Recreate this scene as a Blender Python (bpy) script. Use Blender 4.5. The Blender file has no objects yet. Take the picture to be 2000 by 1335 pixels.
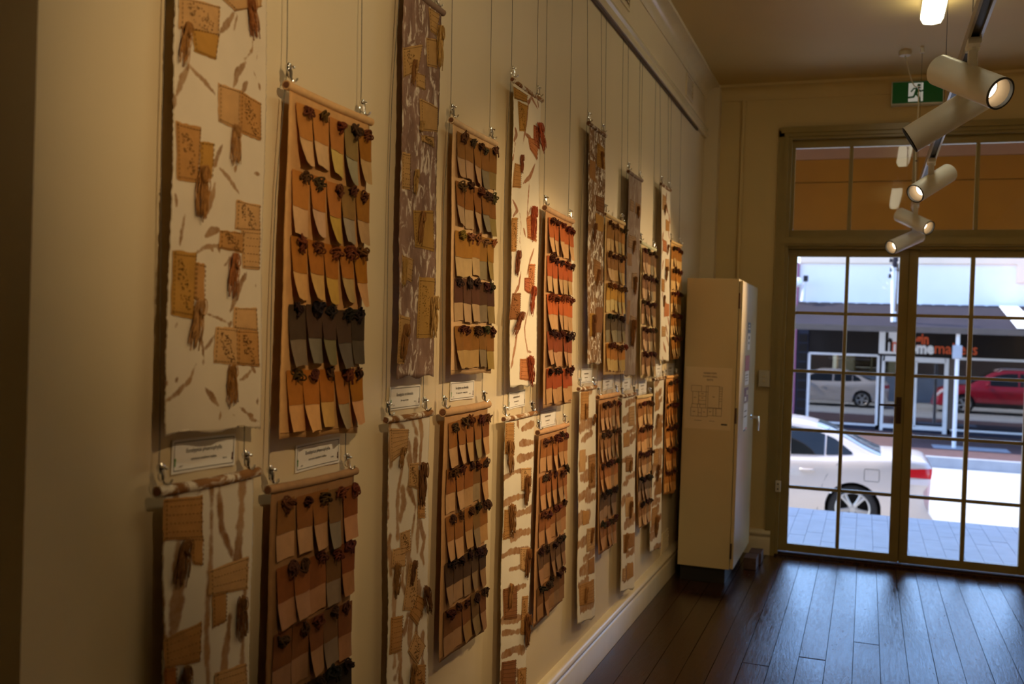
import bpy, bmesh, math, random
import numpy as np
from mathutils import Vector, Matrix, noise

SC = bpy.context.scene
COL = SC.collection
R = random.Random(7)

# ------------------------------------------------------------------ camera
F_PX = 1916.28
CAM = np.array([1.0851, 0.0, 1.4517])
RIGHT = np.array([0.93977592, 0.34017334, 0.03321643])
UP = np.array([-3.54121806e-02, 2.46700703e-04, 9.99372762e-01])
FWD = np.array([-0.33995177, 0.94036272, -0.01227812])
cam_d = bpy.data.cameras.new('camera')
cam = bpy.data.objects.new('camera', cam_d)
COL.objects.link(cam)
cam.matrix_world = Matrix(((RIGHT[0], UP[0], -FWD[0], CAM[0]), (RIGHT[1], UP[1], -FWD[1], CAM[1]),
                           (RIGHT[2], UP[2], -FWD[2], CAM[2]), (0, 0, 0, 1)))
cam_d.sensor_width = 36.0
cam_d.sensor_fit = 'HORIZONTAL'
cam_d.lens = F_PX * 36.0 / 2000.0
cam_d.clip_start = 0.05
cam_d.clip_end = 300
cam_d.dof.use_dof = True
cam_d.dof.focus_distance = 2.9
cam_d.dof.aperture_fstop = 4.0
SC.camera = cam

# ------------------------------------------------------------------ world, sun, exposure
SC.view_settings.view_transform = 'Standard'
SC.view_settings.look = 'None'
SC.view_settings.gamma = 1.0
SC.view_settings.exposure = 0.0
SC.view_settings.use_curve_mapping = False
SUN_DIR = Vector((0.92, -0.16, -1.0)).normalized()      # the way the sunlight travels
world = bpy.data.worlds.new('sky')
SC.world = world
world.use_nodes = True
wn = world.node_tree
wn.nodes.clear()
w_out = wn.nodes.new('ShaderNodeOutputWorld')
w_bg = wn.nodes.new('ShaderNodeBackground')
w_sky = wn.nodes.new('ShaderNodeTexSky')
w_sky.sky_type = 'NISHITA'
w_sky.sun_disc = False
w_sky.sun_elevation = math.asin(-SUN_DIR.z)
w_sky.sun_rotation = math.atan2(-SUN_DIR.x, -SUN_DIR.y)
w_sky.air_density = 1.0
w_sky.dust_density = 0.6
w_bg.inputs['Strength'].default_value = 0.62
w_tint = wn.nodes.new('ShaderNodeMix')            # the camera's white balance is set for the lamps: daylight reads blue
w_tint.data_type = 'RGBA'; w_tint.blend_type = 'MULTIPLY'
w_tint.inputs[0].default_value = 1.0
w_tint.inputs[7].default_value = (0.86, 0.98, 1.18, 1.0)
wn.links.new(w_sky.outputs[0], w_tint.inputs[6])
wn.links.new(w_tint.outputs[2], w_bg.inputs[0])
wn.links.new(w_bg.outputs[0], w_out.inputs[0])
sun_d = bpy.data.lights.new('sun', 'SUN')
sun_d.energy = 9.0
sun_d.angle = 0.009
sun_d.color = (1.0, 0.95, 0.87)
sun = bpy.data.objects.new('sun', sun_d)
COL.objects.link(sun)
sun.rotation_euler = SUN_DIR.to_track_quat('-Z', 'Y').to_euler()
SPOT_COLOR = (1.0, 0.685, 0.345)
SPOT_W = 59.0
BATTEN_STRENGTH = 7.2

# ------------------------------------------------------------------ rays through the photograph, to place things where they stand
def ray(px, py):
    return FWD * F_PX + RIGHT * (px - 1000.0) - UP * (py - 667.5)
def cut(px, py, axis, v):
    d = ray(px, py)
    return CAM + d * ((v - CAM[axis]) / d[axis])
def wx(px, py, x=0.035): return cut(px, py, 0, x)
def wy(px, py, y): return cut(px, py, 1, y)
def wz(px, py, z=0.0): return cut(px, py, 2, z)

# ------------------------------------------------------------------ materials
def lin(c):
    return tuple((v / 255.0 / 12.92) if v <= 10 else (((v / 255.0) + 0.055) / 1.055) ** 2.4 for v in c)

def nodes_of(name):
    m = bpy.data.materials.new(name)
    m.use_nodes = True
    nt = m.node_tree
    return m, nt, nt.nodes['Principled BSDF']

def N(nt, typ, **kw):
    n = nt.nodes.new(typ)
    for k, v in kw.items():
        setattr(n, k, v)
    return n

def math_node(nt, op, a, b=None, c=None, clamp=False):
    n = nt.nodes.new('ShaderNodeMath')
    n.operation = op
    n.use_clamp = clamp
    for i, v in enumerate((a, b, c)):
        if v is None: continue
        if isinstance(v, (int, float)): n.inputs[i].default_value = v
        else: nt.links.new(v, n.inputs[i])
    return n.outputs[0]

def mixc(nt, fac, a, b, blend='MIX'):
    n = nt.nodes.new('ShaderNodeMix')
    n.data_type = 'RGBA'
    n.blend_type = blend
    for i, v in ((0, fac), (6, a), (7, b)):
        if isinstance(v, (int, float)): n.inputs[i].default_value = v
        elif isinstance(v, tuple): n.inputs[i].default_value = (*v[:3], 1.0)
        else: nt.links.new(v, n.inputs[i])
    return n.outputs[2]

def noise_tex(nt, scale, detail=3.0, rough=0.55, coord='Object', stretch=None, distort=0.0, offset=None):
    tc = nt.nodes.new('ShaderNodeTexCoord')
    src = tc.outputs[coord]
    if stretch:
        mp = nt.nodes.new('ShaderNodeMapping')
        mp.inputs['Scale'].default_value = stretch
        nt.links.new(src, mp.inputs['Vector'])
        src = mp.outputs[0]
    if offset is not None:
        va = nt.nodes.new('ShaderNodeVectorMath'); va.operation = 'ADD'
        nt.links.new(src, va.inputs[0]); nt.links.new(offset, va.inputs[1])
        src = va.outputs[0]
    n = nt.nodes.new('ShaderNodeTexNoise')
    n.inputs['Scale'].default_value = scale
    n.inputs['Detail'].default_value = detail
    n.inputs['Roughness'].default_value = rough
    n.inputs['Distortion'].default_value = distort
    nt.links.new(src, n.inputs['Vector'])
    return n.outputs[0]

def ramp(nt, fac, stops):
    r = nt.nodes.new('ShaderNodeValToRGB')
    el = r.color_ramp.elements
    while len(el) < len(stops): el.new(0.5)
    for e, (p, c) in zip(el, stops):
        e.position = p
        e.color = (*c[:3], 1.0) if isinstance(c, tuple) else (c, c, c, 1.0)
    nt.links.new(fac, r.inputs[0])
    return r.outputs[0]

def bump(nt, b, height, strength=0.2, dist=0.01):
    n = nt.nodes.new('ShaderNodeBump')
    n.inputs['Strength'].default_value = strength
    n.inputs['Distance'].default_value = dist
    nt.links.new(height, n.inputs['Height'])
    nt.links.new(n.outputs[0], b.inputs['Normal'])

def simple(name, c, rough=0.6, metal=0.0, var=0.08, scale=6.0, bmp=0.0, coat=0.0, coord='Object', spec=0.5):
    m, nt, b = nodes_of(name)
    b.inputs['Specular IOR Level'].default_value = spec
    b.inputs['Roughness'].default_value = rough
    b.inputs['Metallic'].default_value = metal
    b.inputs['Coat Weight'].default_value = coat
    nz = noise_tex(nt, scale, coord=coord)
    lo = tuple(v * (1 - var) for v in c); hi = tuple(min(1, v * (1 + var)) for v in c)
    nt.links.new(ramp(nt, nz, [(0.3, lo), (0.7, hi)]), b.inputs['Base Color'])
    if bmp: bump(nt, b, nz, bmp, 0.004)
    return m

def emitter(name, c, s):
    m, nt, b = nodes_of(name)
    b.inputs['Base Color'].default_value = (*c, 1)
    b.inputs['Emission Color'].default_value = (*c, 1)
    b.inputs['Emission Strength'].default_value = s
    return m

def glass(name, ior=1.5, tint=(1, 1, 1), refl=(1, 1, 1)):
    m = bpy.data.materials.new(name); m.use_nodes = True
    nt = m.node_tree; nt.nodes.clear()
    o = nt.nodes.new('ShaderNodeOutputMaterial'); t = nt.nodes.new('ShaderNodeBsdfTransparent')
    g = nt.nodes.new('ShaderNodeBsdfGlossy'); g.inputs['Roughness'].default_value = 0.0
    g.inputs['Color'].default_value = (*refl, 1)
    t.inputs['Color'].default_value = (*tint, 1)
    f = nt.nodes.new('ShaderNodeFresnel'); f.inputs['IOR'].default_value = ior
    mx = nt.nodes.new('ShaderNodeMixShader')
    nt.links.new(f.outputs[0], mx.inputs[0]); nt.links.new(t.outputs[0], mx.inputs[1]); nt.links.new(g.outputs[0], mx.inputs[2])
    nt.links.new(mx.outputs[0], o.inputs[0])
    return m

def dyed_cloth(name, var=0.30, scale=55.0):
    m, nt, b = nodes_of(name)
    oi = nt.nodes.new('ShaderNodeObjectInfo')
    off = nt.nodes.new('ShaderNodeVectorMath'); off.operation = 'SCALE'
    off.inputs[0].default_value = (7.1, 3.3, 5.7)
    nt.links.new(oi.outputs['Random'], off.inputs['Scale'])
    n1 = noise_tex(nt, scale, 4.0, offset=off.outputs[0])
    n2 = noise_tex(nt, scale * 0.35, 2.0, offset=off.outputs[0])
    s = math_node(nt, 'ADD', math_node(nt, 'MULTIPLY', n1, var), math_node(nt, 'MULTIPLY', n2, var * 1.3))
    s = math_node(nt, 'ADD', s, 1.0 - var * 1.15)
    v = nt.nodes.new('ShaderNodeVectorMath'); v.operation = 'SCALE'
    nt.links.new(oi.outputs['Color'], v.inputs[0]); nt.links.new(s, v.inputs['Scale'])
    nt.links.new(v.outputs[0], b.inputs['Base Color'])
    b.inputs['Roughness'].default_value = 0.95
    b.inputs['Specular IOR Level'].default_value = 0.15
    weave = noise_tex(nt, 420.0, 1.0)
    bump(nt, b, weave, 0.25, 0.001)
    return m

def printed_cloth(name, ground, ink, ink2, soft=0.16, grain=0.45, gscale=34.0, stain=0.0):
    """plain cloth with botanical prints: where the prints lie is stored on the cloth's own points ('print')"""
    m, nt, b = nodes_of(name)
    at = N(nt, 'ShaderNodeAttribute', attribute_name='print')
    nz = noise_tex(nt, gscale, 5.0, 0.65)
    nf = noise_tex(nt, gscale * 0.28, 3.0, 0.5)
    f = math_node(nt, 'ADD', at.outputs['Fac'], math_node(nt, 'MULTIPLY', math_node(nt, 'SUBTRACT', nz, 0.5), grain))
    mr = N(nt, 'ShaderNodeMapRange', interpolation_type='SMOOTHSTEP')
    nt.links.new(f, mr.inputs[0]); mr.inputs[1].default_value = 0.5 - soft; mr.inputs[2].default_value = 0.5 + soft
    inkc = mixc(nt, ramp(nt, nf, [(0.35, 0.0), (0.65, 1.0)]), ink, ink2)
    gr = ramp(nt, nf, [(0.2, tuple(v * 0.92 for v in ground)), (0.8, ground)])
    if stain:
        ns = noise_tex(nt, 9.0, 3.0, 0.6)
        gr = mixc(nt, math_node(nt, 'MULTIPLY', ramp(nt, ns, [(0.52, 0.0), (0.7, 1.0)]), stain), gr, ink2)
    lines = N(nt, 'ShaderNodeTexNoise'); 
    dens = math_node(nt, 'MULTIPLY', mr.outputs[0], math_node(nt, 'ADD', math_node(nt, 'MULTIPLY', nz, 0.7), 0.55), clamp=True)
    nt.links.new(mixc(nt, dens, gr, inkc), b.inputs['Base Color'])
    b.inputs['Roughness'].default_value = 0.95
    b.inputs['Specular IOR Level'].default_value = 0.1
    bump(nt, b, noise_tex(nt, 380.0, 1.0), 0.3, 0.001)
    return m

def mottled_cloth(name, ground, mid, dark, scale=14.0, cut_=0.52, squash=0.45):
    m, nt, b = nodes_of(name)
    n1 = noise_tex(nt, scale, 5.0, 0.62, stretch=(1, 1, squash), distort=1.2)
    n2 = noise_tex(nt, scale * 0.6, 4.0, 0.6, stretch=(1, 1, 0.6), distort=0.6)
    a = mixc(nt, ramp(nt, n2, [(0.38, 0.0), (0.62, 1.0)]), mid, dark)
    nt.links.new(mixc(nt, ramp(nt, n1, [(cut_, 0.0), (cut_ + 0.09, 1.0)]), a, ground), b.inputs['Base Color'])
    b.inputs['Roughness'].default_value = 0.95
    b.inputs['Specular IOR Level'].default_value = 0.1
    bump(nt, b, noise_tex(nt, 380.0, 1.0), 0.3, 0.001)
    return m

M = {}
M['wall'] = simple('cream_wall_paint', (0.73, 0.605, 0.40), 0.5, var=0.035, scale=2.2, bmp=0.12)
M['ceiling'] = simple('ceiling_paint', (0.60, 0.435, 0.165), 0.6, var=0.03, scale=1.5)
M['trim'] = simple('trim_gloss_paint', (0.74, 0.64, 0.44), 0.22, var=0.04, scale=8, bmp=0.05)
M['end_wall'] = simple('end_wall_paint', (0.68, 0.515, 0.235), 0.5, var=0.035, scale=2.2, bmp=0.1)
M['door_paint'] = simple('olive_cream_door_paint', (0.34, 0.255, 0.095), 0.25, var=0.05, scale=9)
M['chrome'] = simple('chrome', (0.75, 0.75, 0.75), 0.16, 1.0, var=0.02)
M['wire'] = simple('steel_wire', (0.09, 0.08, 0.065), 0.6, 0.4, var=0.05)
M['cloth'] = dyed_cloth('dyed_cloth')
M['yarn'] = dyed_cloth('dyed_yarn', 0.5, 160.0)
M['paper'] = simple('card_paper', (0.86, 0.84, 0.82), 0.7, var=0.02)
M['ink'] = simple('printing_ink', (0.03, 0.028, 0.028), 0.7, var=0.02)
M['ink_faint'] = simple('faint_printing_ink', (0.20, 0.16, 0.12), 0.7, var=0.02)
M['green_ink'] = simple('green_arrow_ink', (0.10, 0.30, 0.05), 0.7, var=0.02)
M['brown_ink'] = simple('brown_arrow_ink', (0.10, 0.03, 0.02), 0.7, var=0.02)
M['cabinet'] = simple('cabinet_enamel', (0.53, 0.43, 0.235), 0.35, var=0.04, scale=3)
M['dark'] = simple('dark_recess', (0.015, 0.013, 0.011), 0.8, var=0.1)
M['bronze'] = simple('bronze_metal', (0.10, 0.06, 0.035), 0.4, 0.7, var=0.1)
M['lamp_white'] = simple('white_lamp_enamel', (0.83, 0.85, 0.87), 0.32, var=0.02)
M['black'] = simple('black_plastic', (0.012, 0.012, 0.012), 0.4, var=0.1)
M['alu'] = simple('track_aluminium', (0.50, 0.47, 0.43), 0.3, 0.6, var=0.03)
M['reflector'] = simple('lamp_reflector', (0.40, 0.30, 0.19), 0.6, 0.0, var=0.03)
M['led'] = emitter('led_glow', (1.0, 0.86, 0.62), 5.0)
M['batten'] = emitter('batten_glow', (1.0, 0.92, 0.62), BATTEN_STRENGTH)
M['exit_green'] = emitter('exit_green', (0.004, 0.055, 0.008), 0.22)
M['exit_white'] = emitter('exit_white', (0.80, 0.82, 0.74), 0.26)
M['plastic'] = simple('ivory_plastic', (0.66, 0.60, 0.48), 0.35, var=0.03)
M['glass'] = glass('clear_glass')
M['shop_glass'] = glass('shop_glass', 2.35, tint=(0.5, 0.52, 0.55))
M['brick'] = simple('dark_brick', (0.10, 0.055, 0.045), 0.6, var=0.3, scale=30, bmp=0.3)
M['paver'] = simple('blue_grey_paver', (0.50, 0.56, 0.68), 0.28, var=0.12, scale=5.0, coord='Object')
M['concrete'] = simple('concrete', (0.36, 0.36, 0.37), 0.7, var=0.12, scale=3)
M['asphalt'] = simple('sunlit_asphalt', (0.42, 0.415, 0.40), 0.85, var=0.06, scale=12)
M['line_paint'] = simple('road_line_paint', (0.75, 0.75, 0.73), 0.7, var=0.05)
M['far_path'] = simple('brown_brick_paving', (0.10, 0.055, 0.055), 0.7, var=0.2, scale=8)
M['kerb'] = simple('kerb_concrete', (0.34, 0.36, 0.40), 0.7, var=0.1, scale=4)
M['orange'] = simple('orange_board_paint', (0.42, 0.17, 0.005), 0.45, var=0.07, scale=2.5)
M['pink'] = simple('pink_soffit_paint', (0.48, 0.26, 0.13), 0.5, var=0.06, scale=3)
M['facade'] = simple('white_facade_paint', (0.92, 0.87, 0.85), 0.7, var=0.03, scale=1.0)
M['peach'] = simple('peach_render', (0.92, 0.70, 0.52), 0.7, var=0.05, scale=1.0)
M['purple'] = simple('purple_paint', (0.30, 0.10, 0.19), 0.6, var=0.05)
M['awning'] = simple('dark_awning_sheet', (0.030, 0.024, 0.030), 0.85, var=0.12, scale=1.5, spec=0.1)
M['awning_edge'] = simple('brown_awning_edge', (0.09, 0.065, 0.05), 0.6, var=0.1)
M['fascia_black'] = simple('black_fascia', (0.016, 0.013, 0.012), 0.6, var=0.2, scale=2, spec=0.12)
M['sign_white'] = simple('sign_white', (0.9, 0.9, 0.9), 0.5, var=0.02)
M['sign_orange'] = simple('sign_orange', (0.75, 0.10, 0.015), 0.5, var=0.02)
M['frame_white'] = simple('white_frame_paint', (0.78, 0.78, 0.80), 0.4, var=0.04)
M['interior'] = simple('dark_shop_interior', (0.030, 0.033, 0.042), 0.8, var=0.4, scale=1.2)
M['tile_dark'] = simple('dark_blue_tile', (0.022, 0.026, 0.045), 0.4, var=0.2, scale=3, spec=0.2)
M['street_wall'] = simple('brown_brick_wall', (0.24, 0.15, 0.10), 0.8, var=0.15)
M['tyre'] = simple('tyre_rubber', (0.018, 0.016, 0.015), 0.7, var=0.15, scale=20)
M['alloy'] = simple('alloy_wheel', (0.62, 0.58, 0.53), 0.35, 0.45, var=0.04)
M['silver'] = simple('champagne_silver_car_paint', (0.74, 0.63, 0.55), 0.30, 0.2, var=0.02, coat=0.6)
M['red_paint'] = simple('red_car_paint', (0.50, 0.012, 0.03), 0.3, 0.1, var=0.03, coat=0.8)
M['car_glass'] = simple('dark_car_glass', (0.012, 0.013, 0.013), 0.04, var=0.1)
M['rear_glass'] = simple('sky_painted_rear_glass', (0.26, 0.35, 0.43), 0.03, var=0.05, spec=1.0, coat=1.0)  # pale blue base paints in the sky's reflection, on top of the real gloss
M['tail_red'] = simple('red_tail_lens', (0.65, 0.01, 0.015), 0.15, var=0.05)
M['tail_white'] = simple('clear_tail_lens', (0.8, 0.72, 0.72), 0.15, var=0.05)
M['plinth'] = simple('black_plinth', (0.008, 0.007, 0.006), 0.6, var=0.1)

def floor_material():
    m, nt, b = nodes_of('varnished_jarrah')
    oi = nt.nodes.new('ShaderNodeObjectInfo')
    off = nt.nodes.new('ShaderNodeVectorMath'); off.operation = 'SCALE'
    off.inputs[0].default_value = (13.0, 29.0, 5.0)
    nt.links.new(oi.outputs['Random'], off.inputs['Scale'])
    g = noise_tex(nt, 7.0, 5.0, 0.6, stretch=(7.0, 0.7, 1.0), distort=2.2, offset=off.outputs[0])
    spots = noise_tex(nt, 60.0, 2.0, 0.5, stretch=(1.0, 0.5, 1.0), offset=off.outputs[0])
    c = ramp(nt, g, [(0.25, (0.018, 0.006, 0.003)), (0.55, (0.052, 0.018, 0.008)), (0.8, (0.075, 0.027, 0.012))])
    tone = math_node(nt, 'ADD', math_node(nt, 'MULTIPLY', oi.outputs['Random'], 0.5), 0.75)
    v = nt.nodes.new('ShaderNodeVectorMath'); v.operation = 'SCALE'
    nt.links.new(c, v.inputs[0]); nt.links.new(tone, v.inputs['Scale'])
    nt.links.new(v.outputs[0], b.inputs['Base Color'])
    r = math_node(nt, 'ADD', math_node(nt, 'MULTIPLY', g, 0.26), math_node(nt, 'MULTIPLY', oi.outputs['Random'], 0.09))
    r = math_node(nt, 'ADD', r, math_node(nt, 'MULTIPLY', ramp(nt, spots, [(0.68, 0.0), (0.80, 1.0)]), 0.12))
    nt.links.new(r, b.inputs['Roughness'])
    b.inputs['IOR'].default_value = 1.66
    fine = noise_tex(nt, 16.0, 4.0, 0.7, stretch=(9.0, 0.5, 1.0), distort=3.0, offset=off.outputs[0])
    hh = math_node(nt, 'ADD', g, math_node(nt, 'MULTIPLY', fine, 0.55))
    hh = math_node(nt, 'SUBTRACT', hh, math_node(nt, 'MULTIPLY', ramp(nt, spots, [(0.70, 0.0), (0.78, 1.0)]), 0.5))
    bump(nt, b, hh, 0.26, 0.004)
    return m
M['floor'] = floor_material()

# ------------------------------------------------------------------ mesh helpers
ORG = {}                       # world origin of every parent
def link(o, parent=None, org=(0, 0, 0)):
    COL.objects.link(o)
    org = Vector(org)
    if parent is not None:
        o.parent = parent
        o.location = org - ORG[parent.name]
    else:
        o.location = org
    ORG[o.name] = org
    return o

def tag(o, label=None, cat=None, group=None, kind=None):
    if label: o['label'] = label
    if cat: o['category'] = cat
    if group: o['group'] = group
    if kind: o['kind'] = kind
    return o

def empty(name, org, label, cat, group=None):
    o = bpy.data.objects.new(name, None)
    o.empty_display_size = 0.02
    link(o, None, org)
    return tag(o, label, cat, group)

class MB:
    """collects shapes in world coordinates, builds one mesh object"""
    def __init__(s): s.v = []; s.f = []; s.attr = []; s.mi = []; s.cur = 0
    def add(s, vs, fs):
        n = len(s.v)
        s.v.extend([tuple(map(float, p)) for p in vs])
        s.f.extend([tuple(i + n for i in f) for f in fs])
        s.mi.extend([s.cur] * len(fs))
        return s
    def box(s, a, b):
        x0, y0, z0 = (min(p, q) for p, q in zip(a, b)); x1, y1, z1 = (max(p, q) for p, q in zip(a, b))
        return s.add([(x0, y0, z0), (x1, y0, z0), (x1, y1, z0), (x0, y1, z0), (x0, y0, z1), (x1, y0, z1), (x1, y1, z1), (x0, y1, z1)],
                     [(0, 3, 2, 1), (4, 5, 6, 7), (0, 1, 5, 4), (1, 2, 6, 5), (2, 3, 7, 6), (3, 0, 4, 7)])
    def bbox(s, a, b, r=0.004):
        """box with bevelled edges"""
        bm = bmesh.new()
        bmesh.ops.create_cube(bm, size=1.0)
        lo = Vector([min(p, q) for p, q in zip(a, b)]); hi = Vector([max(p, q) for p, q in zip(a, b)])
        for v in bm.verts: v.co = Vector([(lo[i] + hi[i]) / 2 + v.co[i] * (hi[i] - lo[i]) for i in range(3)])
        bmesh.ops.bevel(bm, geom=bm.edges[:], offset=min(r, 0.45 * min(hi - lo)), segments=2, affect='EDGES', profile=0.6)
        s.add([v.co[:] for v in bm.verts], [tuple(v.index for v in f.verts) for f in bm.faces])
        bm.free(); return s
    def tube(s, pts, r, n=6, closed=False, caps=True):
        P = [Vector(p) for p in pts]
        rr = r if isinstance(r, (list, tuple)) else [r] * len(P)
        base = len(s.v); prev = None; vs = []; fs = []
        for i, p in enumerate(P):
            if closed: d = P[(i + 1) % len(P)] - P[i - 1]
            else: d = P[min(i + 1, len(P) - 1)] - P[max(i - 1, 0)]
            if d.length < 1e-9: d = Vector((0, 0, 1))
            d.normalize()
            if prev is None:
                a = Vector((0, 0, 1)) if abs(d.z) < 0.9 else Vector((1, 0, 0))
                u = d.cross(a).normalized()
            else:
                u = (prev - d * prev.dot(d))
                u = u.normalized() if u.length > 1e-6 else d.orthogonal().normalized()
            prev = u; w = d.cross(u)
            for k in range(n):
                t = 2 * math.pi * k / n
                vs.append(p + (u * math.cos(t) + w * math.sin(t)) * rr[i])
        m = len(P)
        for i in range(m if closed else m - 1):
            j = (i + 1) % m
            for k in range(n):
                l = (k + 1) % n
                fs.append((i * n + k, i * n + l, j * n + l, j * n + k))
        if caps and not closed:
            fs.append(tuple(range(n - 1, -1, -1))); fs.append(tuple((m - 1) * n + k for k in range(n)))
        return s.add(vs, fs)
    def cyl(s, a, b, r, n=16, r2=None, caps=True):
        return s.tube([a, b], [r, r if r2 is None else r2], n, caps=caps)
    def lathe(s, prof, origin, axis, n=24, closed=False):
        """prof: (distance along axis, radius)"""
        o = Vector(origin); d = Vector(axis).normalized(); u = d.orthogonal().normalized(); w = d.cross(u)
        vs = []; fs = []
        for a, r in prof:
            for k in range(n):
                t = 2 * math.pi * k / n
                vs.append(o + d * a + (u * math.cos(t) + w * math.sin(t)) * r)
        m = len(prof)
        for i in range(m - 1 + (1 if closed else 0)):
            j = (i + 1) % m
            for k in range(n):
                l = (k + 1) % n
                fs.append((i * n + k, i * n + l, j * n + l, j * n + k))
        return s.add(vs, fs)
    def extrude(s, prof, fn0, fn1):
        """prism between the outline mapped by fn0 and by fn1"""
        n = len(prof)
        vs = [fn0(*p) for p in prof] + [fn1(*p) for p in prof]
        fs = [(i, (i + 1) % n, n + (i + 1) % n, n + i) for i in range(n)] + [tuple(range(n - 1, -1, -1)), tuple(range(n, 2 * n))]
        return s.add(vs, fs)
    def grid(s, P):
        """P: array [i][j] of points"""
        a = len(P); b = len(P[0])
        return s.add([p for row in P for p in row],
                     [(i * b + j, i * b + j + 1, (i + 1) * b + j + 1, (i + 1) * b + j) for i in range(a - 1) for j in range(b - 1)])
    def mesh(s, name, mat, org=(0, 0, 0), smooth=False):
        me = bpy.data.meshes.new(name)
        o = Vector(org)
        me.from_pydata([tuple(Vector(p) - o) for p in s.v], [], s.f)
        mats = mat if isinstance(mat, (list, tuple)) else [mat]
        for m in mats: me.materials.append(m)
        if len(mats) > 1: me.polygons.foreach_set('material_index', s.mi)
        if smooth:
            me.polygons.foreach_set('use_smooth', [True] * len(me.polygons))
            if smooth != 'all': me.set_sharp_from_angle(angle=math.radians(42))
        me.update()
        return me
    def build(s, name, mat, parent=None, org=None, smooth=False):
        if org is None: org = ORG[parent.name] if parent is not None else (0, 0, 0)
        o = bpy.data.objects.new(name, s.mesh(name, mat, org, smooth))
        return link(o, parent, org)

def struct(o):
    o['kind'] = 'structure'
    return o

def text_mesh(txt, size, thick=0.0, align='CENTER'):
    """letter outlines as (verts, faces) in a flat plane"""
    c = bpy.data.curves.new('lettering', 'FONT')
    c.body = txt; c.size = size; c.align_x = align; c.align_y = 'CENTER'; c.offset = thick
    c.resolution_u = 2
    o = bpy.data.objects.new('lettering', c)
    COL.objects.link(o)
    dg = bpy.context.evaluated_depsgraph_get()
    me = bpy.data.meshes.new_from_object(o.evaluated_get(dg))
    vs = [tuple(v.co) for v in me.vertices]; fs = [tuple(p.vertices) for p in me.polygons]
    bpy.data.objects.remove(o); bpy.data.curves.remove(c); bpy.data.meshes.remove(me)
    return vs, fs

def put_text(txt, size, mapping, name, mat, parent, thick=0.0, align='CENTER', sx=1.0):
    vs, fs = text_mesh(txt, size, thick, align)
    b = MB(); b.add([mapping(v[0] * sx, v[1]) for v in vs], fs)
    return b.build(name, mat, parent)

# ================================================================== THE ROOM
CEIL = 3.15
YE = 6.80            # face of the end wall
YD = 6.858           # face of the door leaves
XR = 2.66            # right wall
# left wall, with a shallow recess nearest the camera
NEAR = 1.045
b = MB()
b.box((-0.16, NEAR, 0), (0, 6.70, CEIL))
struct(b.build('wall_left', M['wall']))
b = MB(); b.box((-0.42, -2.6, 0), (-0.27, NEAR, CEIL)); b.box((-0.27, NEAR, 0), (-0.16, NEAR + 0.12, CEIL))
struct(b.build('wall_recess', M['wall']))
b = MB(); b.box((-0.16, 6.70, 0), (0.094, YE + 0.30, CEIL))
struct(b.build('wall_pier', M['wall']))
b = MB(); b.box((XR, -2.6, 0), (XR + 0.15, YE + 0.3, CEIL))
struct(b.build('wall_right', M['wall']))
b = MB(); b.box((-0.42, -2.75, 0), (XR + 0.15, -2.6, CEIL))
struct(b.build('wall_back', M['wall']))
# end wall around the doorway
DX0, DX1, DTOP = 0.548, 2.102, 2.815
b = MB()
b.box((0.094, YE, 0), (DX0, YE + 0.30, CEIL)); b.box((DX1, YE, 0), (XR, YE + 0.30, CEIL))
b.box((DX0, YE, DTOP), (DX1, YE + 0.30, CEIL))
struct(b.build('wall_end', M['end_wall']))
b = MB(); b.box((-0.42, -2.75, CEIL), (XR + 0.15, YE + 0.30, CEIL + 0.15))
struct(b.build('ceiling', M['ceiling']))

# floor: boards laid along the room
b = MB(); b.box((-0.42, -2.75, -0.12), (XR + 0.15, YE + 0.30, -0.022))
floor = struct(b.build('floor', M['plinth']))
PW = 0.1162
rf = random.Random(3)
plank_edges = [0.0316 + PW * i for i in range(-3, 23)]
n_plank = 0
for i, x0 in enumerate(plank_edges):
    if x0 > XR: break
    x1 = min(x0 + PW - 0.0028, XR)
    if x0 < -0.02:
        if i < 2: continue
        x0 = max(x0, 0.0)
    ys = [-0.9]
    if abs(x0 - 0.845) < 0.03: ys += [1.6, 4.678]
    else:
        y = -0.9 + rf.uniform(0.6, 2.2)
        while y < 6.2:
            ys.append(y); y += rf.uniform(1.9, 3.4)
    ys.append(YE + 0.03)
    for a, c in zip(ys[:-1], ys[1:]):
        if c - a < 0.25: continue
        b = MB()
        dz = rf.uniform(-0.0006, 0.0006)
        tx, ty = rf.uniform(-0.00045, 0.00045), rf.uniform(-0.0012, 0.0012)
        b.box((x0, a, -0.022), (x1, c - 0.002, dz))
        b.v[4:8] = [(p[0], p[1], dz + (tx if p[0] > (x0 + x1) / 2 else -tx) + (ty if p[1] > (a + c) / 2 else -ty)) for p in b.v[4:8]]
        b.build('plank', M['floor'], floor)

# baseboards
BPROF = [(0, 0), (0.030, 0), (0.030, 0.104), (0.026, 0.112), (0.020, 0.118), (0.020, 0.126), (0.032, 0.131), (0.036, 0.140), (0.034, 0.150), (0.026, 0.158), (0.014, 0.165), (0, 0.167)]
b = MB(); b.extrude(BPROF, lambda u, z: (u, NEAR, z), lambda u, z: (u, 6.70, z))
struct(b.build('baseboard_left', M['trim'], smooth=True))
b = MB(); b.extrude(BPROF, lambda u, z: (0.0, YE - u, z), lambda u, z: (0.521, YE - u, z))
struct(b.build('baseboard_end', M['trim'], smooth=True))
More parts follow.
